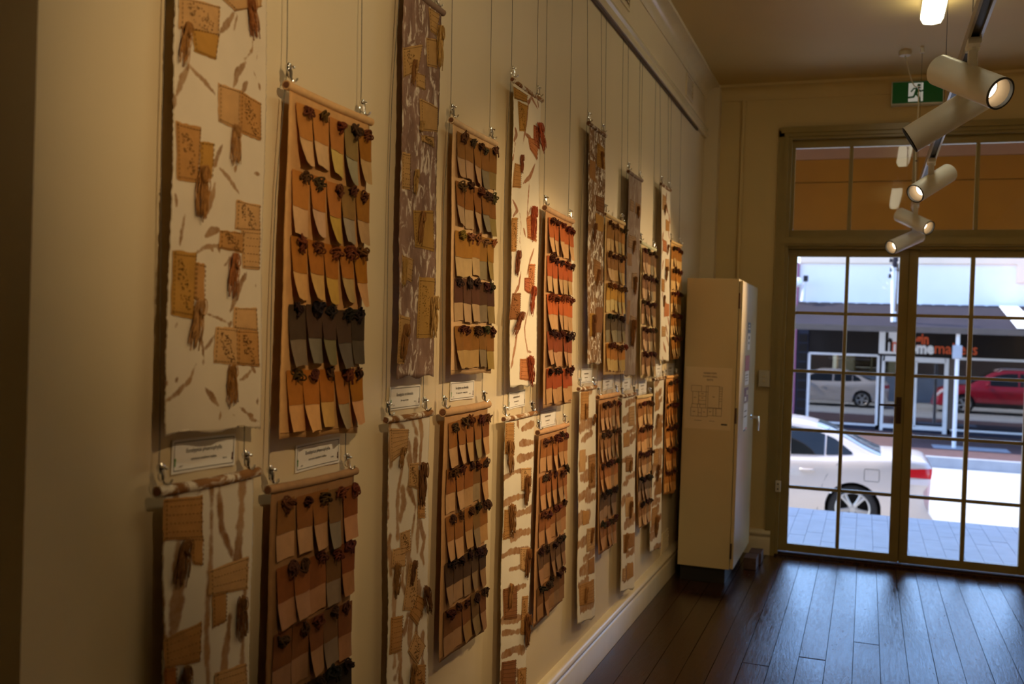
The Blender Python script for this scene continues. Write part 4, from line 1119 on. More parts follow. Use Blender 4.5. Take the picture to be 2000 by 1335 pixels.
def patch(h, root, quad_px, color, stitches=True, seed=0, motif=None, world=None):
    c = world if world else [px_yz(*p) for p in quad_px]          # tl, tr, br, bl
    c = [np.array(p) for p in c]
    rr = random.Random(seed * 31 + int(h.seed))
    n = 7; rows = []
    for j in range(n + 1):
        v = j / n; row = []
        for i in range(n + 1):
            u = i / n
            p = (c[0] * (1 - u) + c[1] * u) * (1 - v) + (c[3] * (1 - u) + c[2] * u) * v
            if i in (0, n): p = p + np.array([rr.uniform(-.0012, .0012), 0])
            if j in (0, n): p = p + np.array([0, rr.uniform(-.0012, .0012)])
            edge = 0.0012 if (i in (0, n) or j in (0, n)) else 0.0024 + rr.uniform(-0.0006, 0.0009)
            row.append(h.at(float(p[0]), float(p[1]), edge))
        rows.append(row)
    b = MB(); b.grid(rows)
    o = b.build('sewn_patch', M['cloth'], root, smooth='all'); o.color = (*color, 1)
    w = np.linalg.norm(c[1] - c[0]); hh = np.linalg.norm(c[3] - c[0])
    if stitches:
        b = MB()
        def pt(u, v):
            p = (c[0] * (1 - u) + c[1] * u) * (1 - v) + (c[3] * (1 - u) + c[2] * u) * v
            return h.at(float(p[0]), float(p[1]), 0.0036)
        def dash(u0, v0, u1, v1): b.tube([pt(u0, v0), pt((u0 + u1) / 2, (v0 + v1) / 2), pt(u1, v1)], 0.0007, 3)
        for v in (0.06, 0.94):
            k = int(w / 0.007)
            for i in range(k): dash((i + 0.2) / k, v, (i + 0.75) / k, v)
        for u in (0.06, 0.94):
            k = int(hh / 0.007)
            for i in range(k): dash(u, (i + 0.2) / k, u, (i + 0.75) / k)
        if motif == 'spray':      # a sprig in small stitches
            for i in range(70):
                t = rr.random(); s_ = rr.uniform(-1, 1) * (0.10 + 0.25 * math.sin(math.pi * t))
                u = 0.5 + (t - 0.5) * 0.5 + s_ * 0.6; v = 0.12 + 0.76 * t - s_ * 0.3
                if 0.05 < u < 0.95 and 0.05 < v < 0.95:
                    a = rr.uniform(0, math.pi); l = 0.0028
                    dash(u, v, u + math.cos(a) * l / w, v + math.sin(a) * l / hh)
        elif motif == 'rows':
            k = max(2, int(hh / 0.012))
            for r_ in range(1, k):
                n_ = int(w / 0.009)
                for i in range(1, n_): dash((i + 0.2 + 0.4 * (r_ % 2)) / n_, r_ / k, (i + 0.55 + 0.4 * (r_ % 2)) / n_, r_ / k)
        st = b.build('stitching', M['cloth'], o); st['kind'] = 'stuff'; st.color = (*[v * 0.42 for v in color], 1)
    return o

def tassel(h, root, p0, p1, color, width=1.0, seed=0, world=False):
    y0, z0 = p0 if world else px_yz(*p0); y1, z1 = p1 if world else px_yz(*p1)
    L = math.hypot(y1 - y0, z1 - z0)
    o = bpy.data.objects.new('tassel', TASSEL[seed % 4])
    x, y, z = h.at(y0, z0, 0.001)
    link(o, root, (x, y, z))
    o.rotation_euler = (math.atan2(y1 - y0, z0 - z1), 0, 0)
    s_ = L / 0.11
    o.scale = (min(1.3, max(0.6, s_)), max(0.5, min(1.25, s_)) * (0.55 + 0.45 * width), s_)
    o.color = (*color, 1)
    return o

def S(pts, wpx, leaf=True):
    """a printed stroke given along its middle line, width in the same units"""
    P = [px_yz(*p) for p in pts]
    a = np.array(pts[0], float)
    y0, z0 = px_yz(pts[0][0], pts[0][1]); y1, z1 = px_yz(pts[0][0], pts[0][1] + 10)
    return (P, wpx * abs(z1 - z0) / 10 * 0.5, leaf)

WHITE = (0.69, 0.59, 0.455)
M['rod_print'] = mottled_cloth('printed_rod_cloth', (0.74, 0.66, 0.54), (0.34, 0.17, 0.07), (0.24, 0.11, 0.04), 16, 0.47, 1.0)
M['b_leaf'] = printed_cloth('leaf_printed_cloth', WHITE, (0.36, 0.21, 0.10), (0.24, 0.125, 0.055), soft=0.14, grain=1.0, gscale=62)
M['b_bark'] = printed_cloth('bark_streaked_cloth', (0.76, 0.68, 0.56), (0.42, 0.23, 0.10), (0.27, 0.13, 0.05), soft=0.20, grain=0.85, gscale=30)
M['b_red'] = printed_cloth('trail_printed_cloth', (0.82, 0.74, 0.60), (0.40, 0.18, 0.085), (0.30, 0.115, 0.05), soft=0.12, grain=0.75, gscale=40)
M['b_stripe'] = printed_cloth('band_printed_cloth', (0.80, 0.72, 0.58), (0.40, 0.205, 0.08), (0.29, 0.13, 0.048), soft=0.12, grain=0.85, gscale=34)
M['b_mauve'] = mottled_cloth('mauve_mottled_cloth', (0.70, 0.60, 0.50), (0.30, 0.185, 0.14), (0.21, 0.125, 0.092), 34, 0.525, 0.5)
M['b_brown'] = mottled_cloth('brown_mottled_cloth', (0.78, 0.70, 0.58), (0.30, 0.165, 0.08), (0.16, 0.085, 0.04), 36, 0.50, 0.7)
M['b_grey'] = mottled_cloth('grey_mottled_cloth', (0.40, 0.33, 0.28), (0.33, 0.245, 0.20), (0.25, 0.17, 0.13), 18, 0.54)

TAN, TAN2, GOLD, RUST, DK = (0.45, 0.225, 0.07), (0.52, 0.30, 0.125), (0.42, 0.215, 0.045), (0.36, 0.13, 0.028), (0.26, 0.105, 0.035)
def banner(key, mat, strokes, step=0.0045, rod_mat=None, rod_r=0.008, rod_color=None, feather=0.005, over=0.014):
    h = Hang(key); q = h.q
    root = empty('banner', (X0, (q[0][0] + q[1][0]) / 2, (q[0][1] + q[1][1]) / 2), LABEL[key], 'wall hanging', 'eco-printed banners on the left wall')
    build_cloth(h, root, mat, step, strokes, feather=feather)
    ROD_ENDS[key] = rod(h, root, rod_r, rod_mat or M['cloth'], over=over, color=rod_color or (0.55, 0.42, 0.28))
    return h, root
rs = random.Random(99)

# B1
st = [S([(462, 24), (447, 44), (431, 64)], 15), S([(468, 30), (460, 58)], 8), S([(500, 75), (497, 100), (481, 117)], 5, False), S([(484, 122), (466, 142), (457, 170)], 17), S([(488, 158), (474, 180)], 14),
      S([(369, 126), (392, 150), (418, 184)], 11), S([(372, 128), (358, 152), (347, 186)], 17), S([(344, 186), (340, 210)], 12), S([(432, 284), (422, 305), (414, 330)], 12), S([(428, 330), (448, 350), (468, 377)], 12),
      S([(418, 356), (412, 385), (404, 416)], 14), S([(508, 160), (511, 176)], 7), S([(499, 338), (512, 341)], 7), S([(340, 380), (342, 402)], 10), S([(359, 418), (353, 452), (350, 478)], 10),
      S([(401, 462), (414, 450), (428, 448)], 18), S([(384, 493), (402, 482), (428, 478)], 10), S([(412, 478), (416, 490)], 10), S([(428, 478), (430, 494)], 9), S([(481, 536), (467, 570), (451, 607)], 16),
      S([(486, 530), (480, 548)], 9), S([(390, 662), (396, 680), (399, 708)], 5, False), S([(419, 655), (408, 672), (398, 684)], 9), S([(392, 660), (398, 682)], 9), S([(398, 700), (396, 712)], 8),
      S([(382, 711), (368, 742), (345, 765), (314, 786)], 12), S([(400, 757), (410, 772), (425, 791)], 14), S([(429, 803), (427, 820)], 9), S([(490, 722), (476, 738), (466, 742)], 9), S([(488, 708), (497, 727)], 9),
      S([(480, 808), (492, 812)], 8), S([(484, 818), (504, 822)], 7), S([(343, 738), (339, 745)], 8), S([(318, 744), (322, 752)], 10), S([(501, 778), (501, 790)], 9), S([(452, 808), (456, 812)], 6), S([(466, 795), (480, 806)], 7),
      S([(500, 505), (502, 515)], 6), S([(503, 555), (502, 560)], 6), S([(405, 612), (430, 622), (452, 634)], 5, False), S([(452, 628), (446, 640)], 9), S([(345, 630), (340, 640)], 7), S([(365, 20), (352, 12)], 6),
      S([(508, 100), (505, 118)], 3, False), S([(500, 140), (505, 155)], 3, False), S([(509, 40), (512, 60)], 5), S([(462, 325), (458, 335)], 10), S([(452, 500), (440, 520)], 6)]
h, r1 = banner('B1', M['b_leaf'], st, 0.0032, rod_color=(0.6, 0.5, 0.4))
for i, (qd, c, mo) in enumerate((
    ([(353, -8), (430, 12), (428, 72), (352, 56)], TAN2, 'spray'), ([(375, 52), (428, 66), (420, 118), (381, 100)], GOLD, None), ([(424, -10), (517, -8), (515, 13), (462, 21)], TAN2, None),
    ([(424, 162), (470, 176), (466, 256), (423, 237)], TAN2, None), ([(470, 176), (511, 201), (511, 275), (466, 258)], TAN, 'spray'), ([(341, 236), (390, 249), (383, 358), (342, 351)], TAN, 'spray'), ([(389, 276), (414, 279), (411, 348), (386, 340)], GOLD, None),
    ([(462, 389), (511, 401), (511, 452), (460, 448)], TAN2, 'spray'), ([(473, 448), (511, 452), (509, 527), (476, 524)], TAN2, 'rows'), ([(428, 449), (480, 454), (477, 494), (427, 484)], TAN, 'spray'),
    ([(334, 488), (383, 493), (378, 623), (331, 614)], GOLD, 'spray'), ([(381, 511), (400, 516), (399, 590), (379, 585)], TAN, None),
    ([(457, 600), (502, 601), (503, 646), (454, 641)], TAN2, None), ([(421, 637), (462, 641), (462, 712), (415, 708)], TAN2, 'spray'), ([(462, 643), (503, 645), (504, 716), (460, 712)], TAN, 'spray'))):
    patch(h, r1, qd, c, True, i, mo)
for i, (a, c, w) in enumerate((((364, 46), (354, 128), 1.2), ((489, -4), (503, 78), 1.5), ((456, 245), (456, 322), 1.4), ((388, 326), (387, 432), 1.1), ((453, 496), (449, 582), 1.4), ((385, 586), (374, 684), 1.2), ((446, 712), (449, 792), 1.4))):
    tassel(h, r1, a, c, ((0.36, 0.17, 0.05), (0.30, 0.11, 0.035), (0.42, 0.22, 0.08))[i % 3], w, i)
# b1
st = [S([(417, 945), (414, 1036), (408, 1113), (402, 1220), (407, 1340)], 17, False), S([(432, 948), (435, 1036), (455, 1084)], 18, False), S([(478, 938), (474, 1013), (466, 1092)], 30, False), S([(354, 1064), (352, 1140), (340, 1232)], 40, False),
      S([(322, 1060), (320, 1180), (322, 1260)], 12, False), S([(452, 1206), (444, 1270), (436, 1340)], 28, False), S([(485, 1095), (480, 1260), (476, 1340)], 16, False), S([(335, 1290), (336, 1340)], 30, False), S([(396, 960), (388, 966)], 8), S([(345, 965), (350, 975)], 22)]
h, r1 = banner('b1', M['b_bark'], st, 0.0040, feather=0.010, rod_mat=M['rod_print'], rod_r=0.0095, over=0.016)
for i, (qd, c, mo) in enumerate((([(322, 974), (398, 967), (397, 1052), (323, 1056)], TAN, 'rows'), ([(374, 1050), (397, 1050), (393, 1105), (376, 1100)], TAN, None), ([(404, 1113), (488, 1086), (487, 1150), (404, 1162)], TAN2, 'rows'), ([(411, 1160), (442, 1152), (442, 1213), (413, 1226)], TAN, None),
    ([(319, 1248), (392, 1212), (391, 1290), (322, 1306)], TAN, 'rows'), ([(419, 1314), (486, 1294), (486, 1372), (420, 1390)], TAN2, 'rows'), ([(320, 1306), (345, 1302), (344, 1380), (320, 1384)], RUST, None))):
    patch(h, r1, qd, c, True, i, mo)
for i, (a, c, w) in enumerate((((362, 1054), (350, 1150), 1.8), ((470, 1165), (474, 1248), 1.3), ((360, 1300), (352, 1392), 1.7))):
    tassel(h, r1, a, c, (0.26, 0.12, 0.04), w, i + 1)
# B2
h, r1 = banner('B2', M['b_mauve'], None, 0.010, rod_r=0.0085, rod_color=(0.30, 0.20, 0.15))
G1, G2 = (0.46, 0.27, 0.10), (0.40, 0.225, 0.06)
for i, (qd, c) in enumerate((([(839, 14), (860, 27), (855, 70), (842, 60)], G1), ([(833, 73), (861, 78), (855, 133), (833, 129)], G1), ([(790, 93), (826, 87), (816, 140), (790, 152)], G1), ([(812, 141), (828, 147), (828, 177), (813, 169)], G1), ([(818, 192), (857, 210), (857, 258), (819, 255)], G1),
    ([(821, 264), (849, 267), (851, 288), (822, 276)], G1), ([(785, 297), (801, 300), (801, 371), (785, 368)], G1), ([(807, 410), (848, 411), (847, 491), (809, 482)], G2), ([(816, 540), (848, 543), (846, 659), (812, 660)], G2), ([(783, 497), (804, 506), (800, 551), (785, 542)], G1), ([(776, 614), (797, 620), (785, 710), (773, 710)], G1))):
    patch(h, r1, qd, c, True, i, ('rows', None, 'spray')[i % 3])
for i, (a, c, w) in enumerate((((855, 52), (856, 134), 0.8), ((808, 118), (806, 168), 0.8), ((819, 236), (819, 258), 0.8), ((810, 332), (809, 382), 0.8), ((820, 414), (815, 476), 1.2), ((840, 580), (843, 662), 0.9), ((785, 505), (784, 560), 0.6), ((784, 634), (779, 706), 0.9))):
    tassel(h, r1, a, c, ((0.42, 0.25, 0.08), (0.26, 0.12, 0.04), (0.46, 0.28, 0.10))[i % 3], w, i)
# b2
st = [S([(776, 822), (790, 838), (800, 870), (806, 915)], 13, False), S([(765, 826), (763, 870), (766, 905)], 13, False), S([(822, 812), (826, 850), (822, 905)], 15, False), S([(806, 812), (818, 850)], 10, False), S([(790, 905), (781, 960), (779, 1050)], 12, False), S([(812, 990), (802, 1060), (792, 1130)], 9, False),
      S([(832, 1045), (822, 1080), (828, 1100)], 12), S([(818, 1025), (830, 1060)], 10), S([(760, 1060), (764, 1120)], 10, False), S([(775, 1100), (768, 1180), (770, 1300)], 16, False), S([(810, 1140), (800, 1250), (812, 1330)], 18, False), S([(826, 1240), (824, 1330)], 16, False), S([(760, 950), (762, 1010)], 7, False), S([(796, 1200), (790, 1235)], 14, False)]
for i in range(16):
    x_ = rs.uniform(764, 830); y_ = 830 + i * 31
    st.append(S([(x_, y_), (x_ + rs.uniform(-6, 6), y_ + 28), (x_ + rs.uniform(-8, 8), y_ + 60)], rs.uniform(9, 20), i % 3 == 0))
st = [(p, w * 1.3, f) for p, w, f in st]
h, r1 = banner('b2', M['b_bark'], st, 0.0045, feather=0.010, rod_mat=M['rod_print'], rod_r=0.0085, over=0.012)
for i, (qd, c) in enumerate((([(762, 836), (800, 838), (796, 880), (764, 905)], TAN2), ([(800, 905), (818, 903), (816, 955), (799, 950)], TAN2), ([(816, 916), (831, 920), (831, 1012), (815, 1012)], TAN), ([(783, 1040), (801, 1032), (800, 1075), (782, 1085)], TAN2), ([(768, 1072), (793, 1066), (790, 1105), (764, 1110)], TAN2),
    ([(798, 1098), (813, 1096), (812, 1190), (784, 1192)], TAN2), ([(812, 1160), (834, 1170), (815, 1222), (798, 1200)], TAN), ([(812, 1232), (831, 1260), (815, 1298), (796, 1272)], TAN2), ([(762, 1205), (785, 1200), (782, 1270), (760, 1278)], TAN), ([(806, 1300), (830, 1296), (828, 1340), (806, 1340)], TAN))):
    patch(h, r1, qd, c, True, i, ('rows', 'spray')[i % 2])
for i, (a, c, w) in enumerate((((786, 874), (780, 915), 1.6), ((820, 905), (821, 992), 0.9), ((771, 1100), (772, 1165), 0.8), ((826, 1145), (838, 1196), 1.4), ((804, 1296), (800, 1350), 1.6), ((804, 1094), (800, 1145), 0.9))):
    tassel(h, r1, a, c, ((0.30, 0.15, 0.05), (0.17, 0.075, 0.03))[i % 2], w, i)
# B3
st = [S([(1020, 186), (1034, 200), (1040, 190), (1052, 212)], 8), S([(1034, 200), (1030, 235), (1024, 280)], 9), S([(1052, 196), (1054, 210)], 7), S([(1007, 248), (1011, 262), (1005, 275)], 12), S([(1028, 262), (1038, 270)], 9), S([(1008, 280), (1004, 312)], 6, False), S([(1046, 320), (1036, 345), (1024, 358)], 10), S([(1036, 340), (1030, 420)], 5, False),
      S([(1004, 390), (1012, 410), (1003, 424)], 9), S([(1016, 416), (1018, 440), (1014, 470), (1018, 500)], 3.5, False), S([(1022, 445), (1026, 462)], 8), S([(1042, 485), (1034, 510), (1028, 540)], 8), S([(1038, 400), (1030, 425)], 5), S([(1016, 530), (1012, 558), (1002, 580)], 9), S([(1032, 605), (1024, 640), (1026, 670)], 7), S([(1026, 660), (1030, 690)], 6), S([(1010, 640), (1006, 675), (1000, 708)], 9), S([(1030, 685), (1038, 688)], 6), S([(1002, 700), (998, 720)], 9)]
h, r1 = banner('B3', M['b_red'], st, 0.0055, rod_mat=M['rod_print'], rod_r=0.0075, over=0.012)
RD, OR = (0.42, 0.12, 0.05), (0.50, 0.19, 0.07)
for i, (qd, c) in enumerate((([(1004, 168), (1032, 186), (1030, 200), (1006, 192)], GOLD), ([(1013, 196), (1032, 206), (1027, 256), (1016, 256)], GOLD), ([(1032, 267), (1052, 276), (1050, 313), (1035, 291)], OR), ([(1042, 243), (1054, 250), (1056, 292), (1042, 284)], RD), ([(1007, 318), (1020, 322), (1019, 367), (1003, 366)], TAN), ([(1001, 425), (1011, 425), (1007, 491), (999, 491)], TAN),
    ([(1028, 425), (1047, 411), (1046, 473), (1029, 464)], OR), ([(1031, 515), (1044, 515), (1043, 575), (1032, 572)], OR), ([(1023, 542), (1035, 542), (1034, 574), (1023, 566)], RD), ([(1001, 572), (1015, 572), (1014, 624), (995, 624)], DK), ([(1013, 700), (1043, 699), (1037, 744), (1011, 740)], OR))):
    patch(h, r1, qd, c, True, i, ('rows', 'spray')[i % 2])
for i, (a, c, w) in enumerate((((1048, 242), (1060, 296), 1.6), ((1018, 303), (1020, 340), 1.4), ((1037, 404), (1038, 470), 0.9), ((1008, 490), (1006, 540), 1.2), ((1038, 560), (1034, 615), 0.9), ((1014, 610), (1000, 655), 1.0), ((1028, 696), (1036, 750), 1.5))):
    tassel(h, r1, a, c, ((0.34, 0.075, 0.03), (0.22, 0.07, 0.03))[i % 2], w, i)
# b3
st = [S([(1022, 838), (1036, 830), (1046, 826)], 12, False), S([(1018, 866), (1030, 864), (1042, 863)], 11, False), S([(1014, 896), (1034, 890), (1046, 884)], 13, False), S([(984, 935), (1004, 922), (1024, 918)], 9, False), S([(982, 985), (1006, 972), (1030, 966)], 11, False), S([(1006, 1004), (1024, 1000), (1042, 990)], 13, False), S([(1000, 1052), (1018, 1040), (1040, 1036)], 14, False),
      S([(982, 1088), (1000, 1076), (1036, 1072)], 11, False), S([(996, 1112), (1018, 1106), (1036, 1094)], 9, False), S([(1002, 1150), (1026, 1142)], 9, False), S([(982, 1212), (1006, 1208), (1030, 1200)], 13, False), S([(982, 1236), (1010, 1232), (1034, 1226)], 11, False), S([(982, 1280), (1004, 1266), (1024, 1270)], 16, False), S([(978, 1320), (1000, 1312), (1028, 1316)], 18, False), S([(1012, 818), (1016, 836)], 9), S([(990, 1040), (982, 1048)], 8)]
st = [(p, w * 1.35, f) for p, w, f in st]
h, r1 = banner('b3', M['b_stripe'], st, 0.0055, feather=0.009, rod_mat=M['rod_print'], rod_r=0.0085, over=0.012)
for i, (qd, c) in enumerate((([(989, 826), (1006, 824), (1006, 890), (988, 886)], TAN), ([(1018, 914), (1036, 912), (1036, 962), (1018, 958)], TAN2), ([(986, 995), (1000, 993), (998, 1050), (984, 1054)], TAN), ([(1016, 1070), (1034, 1068), (1032, 1120), (1016, 1112)], TAN2), ([(984, 1150), (1008, 1142), (1006, 1206), (984, 1210)], DK), ([(1018, 1164), (1030, 1162), (1030, 1240), (1016, 1238)], TAN), ([(980, 1292), (1006, 1286), (1004, 1345), (978, 1345)], DK), ([(1010, 1306), (1028, 1302), (1026, 1345), (1008, 1345)], TAN))):
    patch(h, r1, qd, c, True, i, ('rows', 'spray')[i % 2])
for i, (a, c, w) in enumerate((((992, 862), (996, 925), 1.5), ((1024, 930), (1024, 990), 0.9), ((994, 985), (1000, 1045), 1.0), ((1028, 1072), (1026, 1130), 1.2), ((994, 1140), (992, 1190), 1.5), ((1024, 1200), (1026, 1265), 1.0))):
    tassel(h, r1, a, c, ((0.32, 0.15, 0.05), (0.22, 0.09, 0.03))[i % 2], w, i)

# the farther six, built the same way from their own hands: patches and tassels down each banner
def far_banner(key, mat, n_stroke, horizontal, patches, tas, colors, tcols, step=0.008, rod_mat=None, rod_r=0.008):
    h = Hang(key); q = h.q; rr = random.Random(int(h.seed * 13))
    st = None
    if n_stroke:
        st = []
        for i in range(n_stroke):
            v = (i + rr.uniform(0.1, 0.9)) / n_stroke
            if horizontal:
                u0 = rr.uniform(-0.05, 0.45); u1 = u0 + rr.uniform(0.35, 0.75)
                pts = [tuple(h.yz(u0, v + rr.uniform(-.006, .006))), tuple(h.yz((u0 + u1) / 2, v - 0.008)), tuple(h.yz(u1, v - 0.018 + rr.uniform(-.008, .008)))]
                st.append((pts, rr.uniform(0.016, 0.034), False))
            else:
                u = rr.uniform(0.1, 0.9); a = rr.uniform(-0.3, 0.3)
                pts = [tuple(h.yz(u, v)), tuple(h.yz(u + a * 0.5, v + 0.03)), tuple(h.yz(u + a, v + 0.055))]
                st.append((pts, rr.uniform(0.008, 0.016), True))
    hh, root = banner(key, mat, st, step, feather=0.016, rod_mat=rod_mat, rod_r=rod_r, over=0.010)
    for i, (u0, v0, u1, v1) in enumerate(patches):
        j = [rr.uniform(-0.02, 0.02) for _ in range(8)]
        c = [tuple(hh.yz(u0 + j[0], v0 + j[1] * 0.3)), tuple(hh.yz(u1 + j[2], v0 + j[3] * 0.3)), tuple(hh.yz(u1 + j[4], v1 + j[5] * 0.3)), tuple(hh.yz(u0 + j[6], v1 + j[7] * 0.3))]
        patch(hh, root, None, colors[i % len(colors)], i % 2 == 0, i, 'rows', world=c)
    for i, (u, v, l, w) in enumerate(tas):
        a = hh.yz(u, v); c = hh.yz(u + rr.uniform(-0.1, 0.1), v + l)
        tassel(hh, root, (float(a[0]), float(a[1])), (float(c[0]), float(c[1])), tcols[i % len(tcols)], w, i, world=True)
BR, BR2 = (0.34, 0.16, 0.05), (0.24, 0.10, 0.03)
far_banner('B4', M['b_brown'], 0, False, [(0.50, 0.05, 0.95, 0.15), (0.05, 0.14, 0.4, 0.22), (0.40, 0.27, 0.92, 0.34), (0.42, 0.35, 0.95, 0.42), (0.36, 0.55, 0.8, 0.64), (0.45, 0.75, 1.0, 0.86), (0.1, 0.78, 0.4, 0.88)], [(0.7, 0.08, 0.07, 1.2), (0.3, 0.40, 0.08, 1.0), (0.6, 0.59, 0.07, 1.6), (0.25, 0.79, 0.10, 1.2)], [GOLD, BR, BR2], [BR2, (0.16, 0.065, 0.025)], rod_mat=M['b_brown'], rod_r=0.009)
far_banner('B5', M['b_grey'], 0, False, [(0.1, 0.12, 0.4, 0.18), (0.55, 0.12, 0.95, 0.18), (0.1, 0.30, 0.7, 0.36), (0.05, 0.39, 0.4, 0.45), (0.4, 0.48, 0.8, 0.56), (0.1, 0.62, 0.35, 0.74), (0.4, 0.70, 0.9, 0.80)], [(0.7, 0.14, 0.06, 1.0), (0.5, 0.32, 0.07, 1.0), (0.55, 0.50, 0.09, 1.3), (0.5, 0.72, 0.14, 1.0)], [(0.33, 0.20, 0.11), (0.28, 0.15, 0.07)], [BR2], rod_mat=M['b_grey'], rod_r=0.009)
far_banner('B6', M['b_red'], 16, False, [(0.1, 0.05, 0.5, 0.13), (0.5, 0.18, 0.9, 0.24), (0.15, 0.30, 0.6, 0.37), (0.5, 0.40, 0.95, 0.47), (0.1, 0.52, 0.5, 0.60), (0.45, 0.66, 0.9, 0.74), (0.15, 0.80, 0.6, 0.86)], [(0.35, 0.10, 0.06, 1.0), (0.65, 0.32, 0.06, 1.0), (0.6, 0.45, 0.08, 1.2), (0.4, 0.62, 0.07, 1.0)], [TAN2, TAN, OR], [BR], rod_mat=M['rod_print'], rod_r=0.009)
far_banner('b4', M['b_stripe'], 15, True, [(0.05, 0.01, 0.55, 0.13), (0.05, 0.25, 0.4, 0.35), (0.55, 0.28, 0.95, 0.42), (0.25, 0.52, 0.55, 0.58), (0.45, 0.60, 0.95, 0.70), (0.55, 0.73, 0.95, 0.80), (0.1, 0.83, 0.9, 0.93)], [(0.3, 0.06, 0.07, 1.4), (0.85, 0.11, 0.05, 1.6), (0.75, 0.32, 0.08, 1.2), (0.75, 0.60, 0.07, 1.6), (0.4, 0.85, 0.07, 2.0)], [TAN, TAN2, BR], [BR, BR2], rod_mat=M['rod_print'], rod_r=0.009)
far_banner('b5', M['b_stripe'], 14, True, [(0.5, 0.05, 0.9, 0.15), (0.1, 0.18, 0.55, 0.26), (0.3, 0.31, 0.8, 0.38), (0.35, 0.52, 0.85, 0.62), (0.15, 0.70, 0.5, 0.80), (0.5, 0.70, 0.95, 0.78), (0.1, 0.88, 0.35, 0.95), (0.45, 0.86, 0.9, 0.94)], [(0.6, 0.33, 0.06, 1.4), (0.6, 0.54, 0.09, 2.0), (0.35, 0.70, 0.10, 1.8)], [TAN2, TAN, BR], [BR, BR2], rod_mat=M['rod_print'], rod_r=0.009)
far_banner('b6', M['b_stripe'], 20, True, [(0.1, 0.08, 0.5, 0.18), (0.4, 0.25, 0.9, 0.34), (0.1, 0.40, 0.6, 0.50), (0.4, 0.58, 0.9, 0.68), (0.1, 0.75, 0.6, 0.85)], [(0.4, 0.2, 0.08, 1.2), (0.5, 0.5, 0.1, 1.6), (0.5, 0.8, 0.12, 2.0)], [TAN, BR], [BR, BR2], rod_mat=M['rod_print'], rod_r=0.009)

# ------------------------------------------------------------------ wires and cable hooks
def hook_meshes():
    b = MB()     # clamp: a small barrel with a knurled collar
    b.lathe([(0.0, 0.0), (0.0, 0.0026), (-0.004, 0.0034), (-0.005, 0.0055), (-0.010, 0.0062), (-0.016, 0.0062), (-0.018, 0.0050), (-0.021, 0.0055), (-0.025, 0.0048), (-0.027, 0.0)], (0, 0, 0), (0, 0, 1), 12)
    clamp_ = b.mesh('cable_hook', M['chrome'], smooth=True)
    b = MB()     # hook: a flat bar down, round under and up to a point
    pts = [(0.003, 0, -0.020), (0.004, 0.0005, -0.032), (0.004, 0.001, -0.046), (0.006, 0.003, -0.056), (0.009, 0.006, -0.0575), (0.011, 0.009, -0.052), (0.012, 0.011, -0.045)]
    b.tube(pts, [0.0042, 0.0040, 0.0036, 0.0032, 0.0028, 0.0024, 0.0016], 8)
    hk = b.mesh('hook', M['chrome'], smooth=True)
    b = MB(); b.tube([(0.005, 0.0, -0.012), (0.009, 0.002, -0.013), (0.0095, 0.002, -0.018)], [0.0034, 0.0032, 0.0022], 6)
    b.tube([(0.0, -0.002, -0.022), (0.001, -0.007, -0.032), (0.002, -0.006, -0.044), (0.004, -0.001, -0.050)], 0.0018, 6)
    return clamp_, hk, b.mesh('lever', M['chrome'], smooth=True)
CL, HK, LV = hook_meshes()
PAIRS = [('B1', 'b1'), ('S1', 's1'), ('B2', 'b2'), ('S2', 's2'), ('B3', 'b3'), ('S3', 's3'), ('B4', 'b4'), ('S4', 's4'), ('B5', 'b5'), ('S5', 's5'), ('B6', 'b6'), ('S6', 's6')]
rk = random.Random(5)
for up, lo in PAIRS:
    for side, idx, inset in (('left', 0, 0.012), ('right', -1, -0.034)):
        pu = ROD_ENDS[up][idx]; pl = ROD_ENDS[lo][idx]
        top = (0.010, (pu[1] + pl[1]) / 2 + inset, 2.775)
        pts = [top]
        hooks = []
        for key, p in ((up, pu), (lo, pl)):
            hx, hy_, hz_ = X0 - 0.006, p[1] + inset, p[2] + 0.043 + (0.002 if side == 'left' else 0)
            hooks.append((key, hx, hy_, hz_))
        # the wire runs from the channel, through the upper clamp, down to the lower clamp
        u_, l_ = hooks
        wpts = [top, (u_[1] - 0.004, u_[2], u_[3] + 0.03), (u_[1] - 0.004, u_[2], u_[3] - 0.02)]
        for k in range(1, 5):
            t = k / 4
            wpts.append((0.014 + (l_[1] - 0.004 - 0.014) * max(0, t * 2 - 1), u_[2] + (l_[2] - u_[2]) * t, u_[3] - 0.08 + (l_[3] + 0.03 - u_[3] + 0.08) * t))
        wpts.append((l_[1] - 0.004, l_[2], l_[3] - 0.01))
        b = MB(); b.tube(wpts, 0.0009, 5)
        tag(b.build('hanging_wire', M['wire'], org=top), 'thin %s hanging wire holding the %s' % (side, REF[up]), 'wire', 'picture hanging wires')
        for key, hx, hy_, hz_ in hooks:
            o = bpy.data.objects.new('cable_hook', CL); link(o, None, (hx, hy_, hz_))
            o.rotation_euler = (0, 0, rk.uniform(-0.5, 0.3)); o.scale = (1.12, 1.12, 0.60)
            tag(o, 'chrome cable hook at %s rod end of %s' % (side, REF[key]), 'hook', 'chrome cable hooks')
            for nm, me in (('hook', HK), ('lever', LV)):
                c = bpy.data.objects.new(nm, me); COL.objects.link(c); c.parent = o

